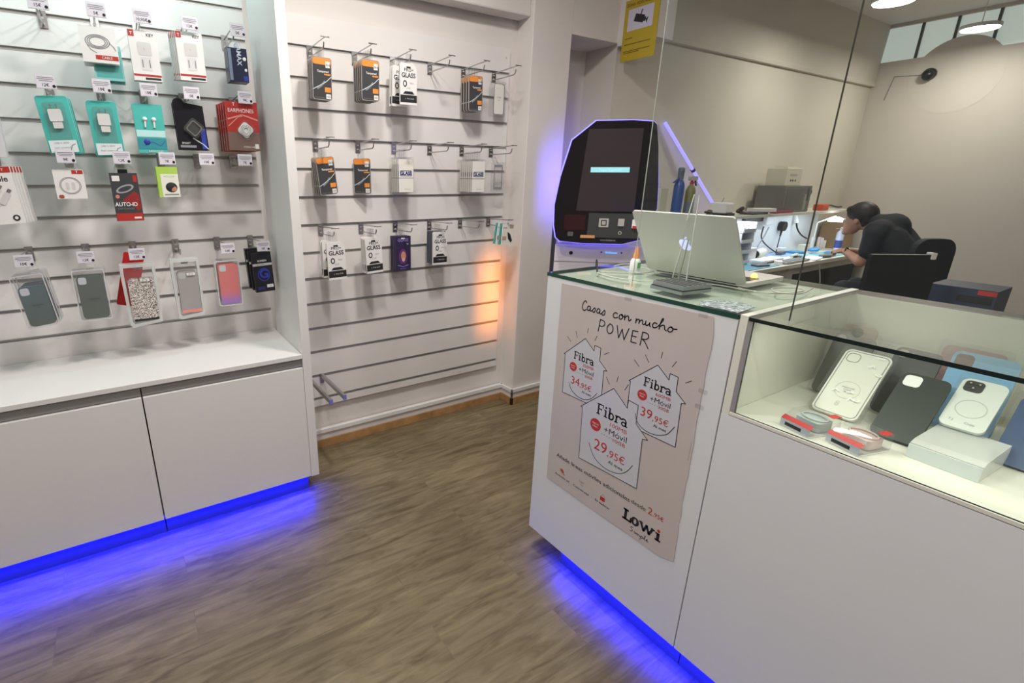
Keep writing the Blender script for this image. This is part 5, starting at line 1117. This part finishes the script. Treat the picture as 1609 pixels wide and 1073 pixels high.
t = thing('desk_lamp_head', 'small round black fixture at the right side of the grey machine', 'fixture', (5.72, 2.45, sh)); m = MB(); m.cyl((0, 0, 0), (0, 0, .15), .010, black); m.cyl((-.05, 0, .165), (.04, 0, .175), .045, black, n=16); m.box(-.04, .04, -.04, .04, 0, .012, black); m.build('body', t)
boxy('tool_box', 'orange-red tool on the shelf end near the worker', 'tool', 5.93, 2.37, sh, .15, .08, .06, mat('orange red plastic', (.62, .10, .04), .4), 0, .01)
cable([(6.0, 2.35, sh + .012), (6.15, 2.40, sh + .05), (6.30, 2.38, sh + .02), (6.46, 2.40, sh + .02)], .008, mat('dark brown cable', (.06, .05, .045), .5), 'cable', 'dark cable at the shelf end behind the worker')
t = thing('magnifier_lamp', 'glowing white lamp head under the shelf edge near the worker', 'lamp', (6.02, 2.25, ZB + .001))
MB().tube([(.12, .2, 0), (.12, .2, .30), (.02, .02, .38)], .008, white).build('arm', t); MB().lathe([(.0, .33), (.07, .332), (.06, .36), (.02, .375)], lampglow, n=20).build('lamp_head', t, 'glowing round head')
# --- under the shelf
yb_ = YB - .024
t = thing('drawer_organizer', 'white four-tier parts organizer standing at the left of the bench', 'organizer', (4.62, 2.42, ZB + .0008), (0, 0, 0))
wp = mat('white organizer plastic', (.74, .77, .84), .35)
for i in range(4):
    m = MB(); z_ = .005 + i * .092; dx = .012 * i
    m.box(-.10 + dx, .10 + dx, -.07, .07, z_, z_ + .008, wp); m.box(-.10 + dx, -.094 + dx, -.07, .07, z_ + .008, z_ + .088, wp); m.box(.094 + dx, .10 + dx, -.07, .07, z_ + .008, z_ + .088, wp); m.box(-.094 + dx, .094 + dx, .064, .07, z_ + .008, z_ + .088, wp); m.box(-.094 + dx, .094 + dx, -.075, -.069, z_ + .008, z_ + .034, wp)
    m.build('bin', t)
    m = MB()
    for q in range(6): c_ = (random.uniform(-.08, .07) + dx, random.uniform(-.05, .04), z_ + .02); m.box(c_[0] - .012, c_[0] + .012, c_[1] - .01, c_[1] + .01, z_ + .009, z_ + random.uniform(.02, .045), mat('grey part', (.25, .25, .27), .5))
    m.build('small_parts', t); 
tag(MB().box(-.15, .15, -.002, .002, 0, .17, paper).build('paper_sheet'), 'white paper sheet hanging from the shelf over the organizer', 'paper', None, (4.86, yb_ - .004, 1.13))
t = thing('power_strip', 'dark power strip on the back board under the shelf', 'power strip', (5.22, yb_ - .001, 1.235)); MB().box(-.20, .20, -.035, 0, 0, .055, mat('charcoal strip', (.05, .05, .06), .4)).build('body', t, bevel=.004)
boxy('wall_adapter', 'grey white adapter plugged in the dark power strip', 'adapter', 5.38, yb_ - .06, 1.20, .12, .04, .09, mat('adapter grey', (.50, .50, .54), .4), 0, .008)
t = thing('round_plug', 'round black plug hanging on the back board with a cable', 'plug', (5.76, yb_ - .002, 1.17)); m = MB(); m.cyl((0, 0, 0), (0, -.05, 0), .048, black, n=18); m.cyl((0, -.025, -.03), (-.02, -.03, -.10), .012, black, r1=.008); m.build('body', t); MB().tube(smooth_poly([(-.02, -.03, -.10), (-.05, -.04, -.17), (-.10, -.06, -.25), (-.16, -.10, -.262)], 2, False), .005, black, n=6).build('cable', t)
t = thing('cable_clip', 'white plug with black cable curving to the right on the back board', 'plug', (6.02, yb_ - .002, 1.22)); MB().cyl((0, 0, .06), (0, -.03, -.03), .022, white, n=12).build('body', t); MB().tube(smooth_poly([(0, -.03, -.02), (.02, -.04, -.09), (.12, -.05, -.16), (.26, -.05, -.20)], 2, False), .008, black, n=6).build('cable', t)
cable([(5.32, yb_ - .06, 1.19), (5.30, yb_ - .06, 1.08), (5.42, yb_ - .07, 1.00), (5.60, yb_ - .10, .915)], .006, blackc, 'cable', 'black cable dropping from the power strip to the bench')
cable([(5.40, yb_ - .07, 1.18), (5.34, yb_ - .07, 1.08), (5.22, yb_ - .08, .99), (5.12, yb_ - .16, .908)], .006, mat('grey cable', (.25, .25, .28), .4), 'cable', 'grey cable crossing the black one under the shelf')
for k, (x, z_) in enumerate(((5.02, 1.08), (5.06, .99))):
    o = MB().tube([(.035 * math.cos(a), 0, .022 * math.sin(a)) for a in [i * PI / 6 for i in range(12)]], .006, black, n=6, closed=True).build('ring_tool'); tag(o, 'black ring tools hung on the back board beside the organizer', 'tool', 'ring tools on the back board', (x, yb_ - .008, z_), (0, .5 - k, 0))
# --- on the bench
zb = ZB + .0008
def flat(name, label, cat, x0, x1, y0_, y1_, h, mt, rz=0): 
    o = MB().rrect(-(x1 - x0) / 2, (x1 - x0) / 2, -(y1_ - y0_) / 2, (y1_ - y0_) / 2, 0, h, .006, mt, axis='z').build(name); tag(o, label, cat, None, ((x0 + x1) / 2, (y0_ + y1_) / 2, zb), (0, 0, rz)); return o
flat('work_mat', 'blue silicone work mat at the left end of the bench', 'mat', 4.32, 4.90, 2.16, 2.36, .004, mat('sea blue mat', (.10, .28, .40), .5), .02)
flat('work_mat', 'pale blue silicone work mat at the back of the bench', 'mat', 5.38, 6.00, 2.42, 2.60, .004, mat('sky blue mat', (.30, .46, .72), .5))
flat('work_mat', 'turquoise work mat in front of the worker', 'mat', 5.62, 6.25, 2.18, 2.38, .004, mat('turquoise mat', (.18, .42, .48), .5), -.03)
boxy('white_unit', 'white electronics unit lying on the middle of the bench', 'device', 5.00, 2.33, zb, .42, .12, .035, white, .05, .01, lambda t: MB().box(-.12, .14, -.0605, -.060, .005, .018, mat('dark vent', (.08, .08, .08), .5)).build('vent', t))
boxy('white_unit', 'small white boxy unit next to the parts organizer', 'device', 4.86, 2.44, zb, .13, .10, .13, wp, 0, .006)
t = thing('tape_roll', 'white roll with black core lying beside the boxy unit', 'roll', (5.14, 2.50, zb + .001)); m = MB(); m.cyl((-.05, -.02, .045), (.18, .03, .045), .040, white, n=18); m.build('body', t); MB().cyl((-.052, -.0205, .045), (-.062, -.022, .045), .036, black, n=18).build('core', t, 'black end')
t = thing('crumpled_bag', 'crumpled white bag at the left of the bench', 'bag', (4.42, 2.38, zb)); random.seed(4); m = MB(); m.ball((0, 0, .045), .1, mat('pale bag', (.62, .62, .58), .5), n=18, k=10, sc=(1, .7, .45)); 
for i, v in enumerate(m.v): m.v[i] = v + Vector((random.uniform(-.012, .012), random.uniform(-.012, .012), random.uniform(-.0, .012)))
m.build('body', t)
boxy('keyboard_tray', 'grey tray of tools on the bench front edge', 'tray', 5.22, 2.21, zb, .44, .10, .022, mat('tray grey', (.42, .41, .38), .5), .02, .003, lambda t: MB().box(-.19, .19, -.035, .035, .0222, .026, mat('dark tool', (.10, .10, .11), .4)).build('tool_row', t))
flat('tissue', 'white tissue on the bench right of the tool tray', 'tissue', 5.48, 5.78, 2.16, 2.28, .010, white, .2)
boxy('multimeter', 'dark grey instrument lying by the turquoise mat', 'instrument', 5.92, 2.21, zb + .0045, .22, .07, .018, mat('instrument grey', (.14, .14, .14), .4), .1)
for k, (x, y_, h_, mt, lb) in enumerate(((6.30, 2.52, .135, paper, 'white tube standing on the bench, left one'), (6.36, 2.54, .125, mat('dark teal tube', (.05, .13, .15), .4), 'dark teal tube between the white ones on the bench'), (6.42, 2.51, .13, mat('blush tube', (.65, .52, .50), .4), 'pinkish tube standing on the bench'), (6.52, 2.53, .115, white, 'short white jar on the bench'), (6.62, 2.54, .08, white, 'smallest white jar on the bench'))):
    t = thing('tube', lb, 'tube', (x, y_, zb)); m = MB(); m.lathe([(.018 + .004 * (k > 2), 0), (.018 + .004 * (k > 2), h_), (.010, h_ + .004)], mt, n=14); m.build('body', t)
t = thing('spray_can', 'white and blue spray can with straw nozzle near the worker', 'spray can', (6.50, 2.36, zb))
m = MB(); m.lathe([(.034, 0), (.034, .19), (.024, .205), (.014, .21)], mat('can white blue', (.55, .60, .80), .3)); m.build('body', t); MB().lathe([(.0345, .03), (.0345, .11)], mat('can blue band', (.06, .09, .35), .3)).build('blue_band', t, 'blue printed band'); m = MB(); m.lathe([(.013, .211), (.013, .24), (.008, .245)], white); m.cyl((-.01, 0, .235), (-.14, 0, .238), .003, mat('yellow straw', (.7, .65, .35), .4)); m.build('nozzle', t)
boxy('carton', 'brown cardboard box on the bench behind the spray can', 'carton', 6.80, 2.51, zb, .26, .22, .30, mat('cardboard', (.36, .24, .14), .7), 0)
tangle('cable', 'pale cable heap between the blue mats on the bench', (5.55, 2.34, zb), .10, .05, .03, 12, .005, whitec)
tangle('cable', 'blue glove-like cloth strip by the worker hands', (6.05, 2.40, zb + .005), .14, .05, .03, 10, .012, mat('azure cloth', (.05, .25, .52), .5), cat='cloth')
for k, (x, y_, w_, d_, h_, mt, rz_, lb) in enumerate((
    (5.62, 2.50, .16, .05, .03, mat('dark tool', (.10, .10, .11), .4), .2, 'dark flat tool at the back of the bench on the pale blue mat'),
    (5.72, 2.56, .10, .08, .06, white, .1, 'little white box at the back of the bench below the round plug'),
    (5.86, 2.47, .14, .10, .02, mat('azure cloth', (.05, .25, .52), .5), -.3, 'folded blue cloth on the pale blue mat'),
    (5.60, 2.335, .12, .06, .012, black, .3, 'black phone lying on the bench behind the tissue'),
    (6.18, 2.30, .13, .07, .012, mat('azure cloth', (.05, .25, .52), .5), .2, 'blue tray by the far side of the worker hands'),
    (6.12, 2.52, .10, .07, .07, mat('cream carton', (.62, .59, .48), .6), 0, 'little cream carton left of the standing tubes'),
    (4.70, 2.23, .14, .07, .014, mat('dark tool', (.10, .10, .11), .4), -.2, 'dark flat phone on the blue mat at the left of the bench'),
    (4.98, 2.22, .09, .06, .03, white, .5, 'small white charger block between blue mat and tool tray'),
    (5.80, 2.19, .09, .05, .02, mat('instrument grey', (.14, .14, .14), .4), -.4, 'small grey block near the front edge by the turquoise mat'))):
    boxy('bench_item', lb, 'bench item', x, y_, zb + (.0045 if k in (0, 2, 4, 6, 8) else 0), w_, d_, h_, mt, rz_, .002)
cable([(5.55, 2.12, .86), (5.50, 2.06, .70), (5.40, 2.00, .52), (5.25, 2.02, .60)], .006, mat('grey cable', (.25, .25, .28), .4), 'cable', 'grey cable hanging below the bench front')

# ================================================================== PERSON AT THE BENCH
def blob(name, parts, mt, voxel=.009, parent=None, smooth=6, label=None):
    """fuse tapered limbs and ellipsoids into one continuous skin"""
    m = MB()
    for p in parts:
        if p[0] == 'c':
            _, a, b_, r0, r1 = p; a = Vector(a); b_ = Vector(b_)
            m.cyl(a, b_, r0, mt, n=16, r1=r1); m.ball(a, r0, mt); m.ball(b_, r1, mt)
        else: _, c_, r, sc_ = p; m.ball(c_, r, mt, n=20, k=12, sc=sc_)
    o = m.build(name, parent, label)
    r = o.modifiers.new('fuse', 'REMESH'); r.mode = 'VOXEL'; r.voxel_size = voxel; r.use_smooth_shade = True
    s_ = o.modifiers.new('relax', 'SMOOTH'); s_.iterations = smooth; s_.factor = .5
    return o
skin = mat('skin', (.48, .25, .17), .5, noise=.05, nscale=20); hairm = mat('dark hair', (.018, .012, .012), .5); shirt = mat('charcoal shirt', (.013, .014, .019), .8); trouser = mat('dark trousers', (.012, .013, .018), .8)
PX = 5.40
t = thing('person', 'person in a dark shirt hunched over the workbench behind the glass', 'person', (0, 0, 0))
hc = Vector((PX, 1.850, 1.325))
def hand_parts(w, f, up):
    """palm, four curled fingers and a thumb; w wrist, f forward direction, up back-of-hand direction"""
    f = Vector(f).normalized(); up = Vector(up).normalized(); s_ = f.cross(up).normalized(); out = []
    pc = w + f * .045
    out.append(('c', w, pc, .021, .024)); 
    for k_, (o_, l_) in enumerate(((-.027, .030), (-.009, .034), (.009, .032), (.026, .025))):
        a = pc + s_ * o_ + f * .028; out.append(('c', pc + s_ * o_ * .8, a, .012, .0095)); b_ = a + f * l_ * .8 - up * l_ * .35; out.append(('c', a, b_, .0095, .0085)); out.append(('c', b_, b_ + f * l_ * .25 - up * l_ * .7, .0085, .007))
    a = w + f * .02 - s_ * .024; b_ = a + f * .03 - s_ * .022 - up * .012; out.append(('c', a, b_, .012, .0095)); out.append(('c', b_, b_ + f * .025 + s_ * .006 - up * .008, .0095, .008)); return out
el = Vector((PX - .22, 1.700, .975)); wr = Vector((PX - .10, 1.860, 1.035))
er = Vector((PX + .24, 1.74, .98)); wr2 = Vector((PX + .10, 1.90, 1.02))
body = [('e', hc, .098, (.80, 1.06, 1.12)), ('e', hc + Vector((0, .045, -.085)), .062, (.88, .95, 1.1)), ('e', hc + Vector((0, .100, -.045)), .020, (.7, 1.1, 1.2)),
        ('e', hc + Vector((0, .082, -.135)), .032, (1, .8, .8)), ('e', hc + Vector((-.080, -.005, -.035)), .022, (.4, .8, 1.2)), ('e', hc + Vector((.080, -.005, -.035)), .022, (.4, .8, 1.2)),
        ('c', hc + Vector((0, -.04, -.05)), (PX, 1.70, 1.25), .055, .062), ('c', (PX, 1.70, 1.24), (PX, 1.58, 1.12), .10, .12),
        ('c', (PX - .17, 1.66, 1.20), el, .045, .040), ('c', el, wr, .042, .026), ('c', (PX + .17, 1.66, 1.20), er, .045, .040), ('c', er, wr2, .042, .026),
        ('c', (PX, 1.60, 1.15), (PX, 1.38, .80), .11, .13), ('c', (PX - .09, 1.38, .74), (PX - .12, 1.80, .72), .075, .06), ('c', (PX + .09, 1.38, .74), (PX + .12, 1.80, .72), .075, .06),
        ('c', (PX - .12, 1.80, .72), (PX - .12, 1.86, .30), .055, .04), ('c', (PX + .12, 1.80, .72), (PX + .12, 1.86, .30), .055, .04), ('c', (PX - .12, 1.86, .30), (PX - .12, 1.86, .10), .04, .035), ('c', (PX + .12, 1.86, .30), (PX + .12, 1.86, .10), .04, .035)]
body += hand_parts(wr, (.35, .9, .05), (-.2, 0, 1)) + hand_parts(wr2, (-.25, .9, -.1), (.2, 0, 1))
blob('body', body, skin, .0075, t, 5)
m = MB()
for sx_ in (-1, 1): m.ball(hc + Vector((sx_ * .032, .092, -.028)), .011, white, n=10, k=6); m.ball(hc + Vector((sx_ * .032, .101, -.030)), .005, black, n=8, k=5)
m.build('eye', t)
MB().tube([hc + Vector((x, .112 - abs(x) * .5, -.112)) for x in (-.022, -.01, 0, .01, .022)], .003, mat('lips', (.35, .12, .10), .5), n=6).build('mouth', t)
blob('hair', [('e', hc + Vector((0, -.012, .022)), .104, (.86, 1.08, 1.02)), ('e', hc + Vector((0, -.055, -.020)), .080, (.95, .8, 1.0)), ('e', hc + Vector((0, .070, .055)), .045, (1.2, .9, .75)), ('e', hc + Vector((-.072, -.012, .0)), .028, (.5, 1, 1.4)), ('e', hc + Vector((.072, -.012, .0)), .028, (.5, 1, 1.4))], hairm, .007, t, 3, 'short dark hair')
blob('shirt', [('c', (PX, 1.735, 1.285), (PX, 1.62, 1.25), .075, .12), ('c', (PX - .13, 1.66, 1.215), (PX + .13, 1.66, 1.215), .105, .105), ('c', (PX - .08, 1.60, 1.16), (PX - .06, 1.43, .95), .125, .14), ('c', (PX + .08, 1.60, 1.16), (PX + .06, 1.43, .95), .125, .14), ('c', (PX - .06, 1.43, .95), (PX - .05, 1.37, .78), .14, .15), ('c', (PX + .06, 1.43, .95), (PX + .05, 1.37, .78), .14, .15),
     ('c', (PX - .17, 1.66, 1.20), (PX - .205, 1.67, 1.06), .085, .066), ('c', (PX + .17, 1.66, 1.20), (PX + .215, 1.70, 1.06), .085, .066)], shirt, .010, t, 6, 'dark short sleeved shirt')
blob('trousers', [('c', (PX, 1.38, .80), (PX, 1.36, .72), .145, .15), ('c', (PX - .09, 1.38, .74), (PX - .12, 1.80, .72), .095, .078), ('c', (PX + .09, 1.38, .74), (PX + .12, 1.80, .72), .095, .078), ('c', (PX - .12, 1.80, .72), (PX - .12, 1.86, .30), .075, .06), ('c', (PX + .12, 1.80, .72), (PX + .12, 1.86, .30), .075, .06), ('c', (PX - .12, 1.86, .30), (PX - .12, 1.86, .12), .06, .058), ('c', (PX + .12, 1.86, .30), (PX + .12, 1.86, .12), .06, .058)], trouser, .011, t, 5, 'dark trousers')
blob('shoe', [('c', (PX - .12, 1.84, .045), (PX - .12, 1.99, .038), .044, .036), ('c', (PX - .12, 1.86, .08), (PX - .12, 1.86, .05), .042, .044)], black, .008, t, 3, 'black shoe'); blob('shoe', [('c', (PX + .12, 1.84, .045), (PX + .12, 1.99, .038), .044, .036), ('c', (PX + .12, 1.86, .08), (PX + .12, 1.86, .05), .042, .044)], black, .008, t, 3, 'black shoe')
MB().tube([wr + Vector((.033 * math.cos(a), .006 * math.sin(a) - .01, .033 * math.sin(a))) for a in [i * PI / 8 for i in range(16)]], .006, mat('dark strap', (.03, .025, .02), .5), n=6, closed=True).build('wristband', t, 'dark wristband')
# office chair
cf = mat('black chair fabric', (.016, .017, .022), .7)
t = thing('office_chair', 'black office chair with rounded back behind the worker', 'chair', (PX, 1.50, 0), (0, 0, math.radians(-28)))
m = MB(); m.rrect(-.23, .23, -.20, .26, .54, .575, .08, cf, axis='z'); m.build('seat', t, bevel=.012)
m = MB(); m.rrect(-.165, .165, .66, 1.20, -.235, -.185, .10, cf); m.build('backrest', t, bevel=.018)
m = MB(); m.tube([(0, -.02, .54), (0, -.20, .50), (0, -.245, .62), (0, -.24, .80)], .018, black); m.build('back_support', t)
MB().cyl((0, 0, .10), (0, 0, .54), .028, black).build('column', t)
for i in range(5):
    a = 2 * PI * i / 5 + .3; m = MB(); m.tube([(0, 0, .11), (.28 * math.cos(a), .28 * math.sin(a), .075)], [.022, .014], black); m.build('base_arm', t); MB().cyl((.28 * math.cos(a) - .012, .28 * math.sin(a), .03), (.28 * math.cos(a) + .012, .28 * math.sin(a), .03), .03, blackm, n=14).build('caster', t)
# staff desk with monitor and navy box, hidden behind the counter edge
boxy('bench_shade', 'black block added as the shade under the workbench', 'shade block', 5.90, 2.40, 0, 1.35, .40, .78, mat('bench shade black', (.012, .012, .015), .6))  # black blocks added for the dark shade under the bench
boxy('bench_shade', 'black block added as shade under the workbench left of the pale leg', 'shade block', 4.35, 2.42, 0, 1.2, .36, .78, mat('bench shade black', (.012, .012, .015), .6))
t = thing('staff_desk', 'low white desk behind the counter carrying the black monitor', 'desk', (3.15, .70, 0)); MB().box(-.55, .55, -.62, .45, .72, .745, bench_m).build('top', t)
for a, b_ in ((-.5, -.57), (.5, -.57), (-.5, .40), (.5, .40)): MB().box(a - .025, a + .025, b_ - .025, b_ + .025, 0, .72, bench_m).build('leg', t)
a_ = Vector((2.857, .984, 0)); b2 = Vector((3.196, .765, 0)); dr = (b2 - a_).normalized(); mw = .31
mc = b2 - dr * mw / 2; t = thing('monitor', 'large black monitor behind the counter, hiding the worker’s legs', 'monitor', (mc.x, mc.y, .7455), (0, 0, math.atan2(dr.y, dr.x)))
m = MB(); m.rrect(-mw / 2, mw / 2, .20, .555, -.012, .012, .012, mat('black screen panel', (.003, .003, .003), .3)); m.build('panel', t)
MB().rrect(mw / 2 - .045, mw / 2 - .025, .535, .565, -.018, .014, .003, mat('clip beige', (.6, .57, .52), .5)).build('clip', t, 'pale clip on the top edge')
m = MB(); m.box(-.12, .12, -.09, .09, 0, .012, black); m.box(-.025, .025, .0, .02, .012, .24, black); m.build('foot', t)
nv = mat('navy box', (.035, .045, .075), .45)
q0 = at(1463, 445, 0, 3.35); q1 = at(1572, 453, 0, 3.35); 
t = thing('navy_box', 'dark navy box with a red strip behind the showcase, right of the monitor', 'box', (3.35, q0.y, .7455), (0, 0, RZ)); wq = q0.y - q1.y
MB().box(0, wq, 0, .22, 0, q0.z - .7455, nv).build('box', t); MB().box(wq * .72, wq - .002, -.002, 0, q0.z - .7455 - .025, q0.z - .7455 - .004, mat('dim red strip', (.42, .05, .04), .4)).build('red_strip', t, 'red strip'); MB().box(wq * .45, wq * .95, -.003, -.001, q0.z - .7455 - .065, q0.z - .7455 - .035, blackm).build('slot', t)
t = thing('dome_camera', 'small black security camera on the far right workshop wall', 'camera', (XR - .001, 2.18, 2.63)); m = MB(); m.cyl((0, 0, .0), (-.03, 0, 0), .055, black, n=18); m.ball((-.045, 0, -.01), .05, black); m.build('body', t); MB().tube([(-.005, .05, 0), (-.005, .28, .02), (-.005, .32, -.2)], .003, mat('grey cable', (.25, .25, .28), .4), n=5).build('cable', t)
p = at(1500, 118, 0, XR - .002); o = MB().cyl((0, 0, 0), (-.001, 0, 0), .34, mat('pale reflection disc', (.615, .568, .52), .75), n=48).build('reflection_disc'); tag(o, 'faint round reflection built as a pale thin disc on the far right workshop wall', 'reflection disc', None, (XR - .0005, p.y, p.z))  # round glass reflection put into the colour of a thin wall plate
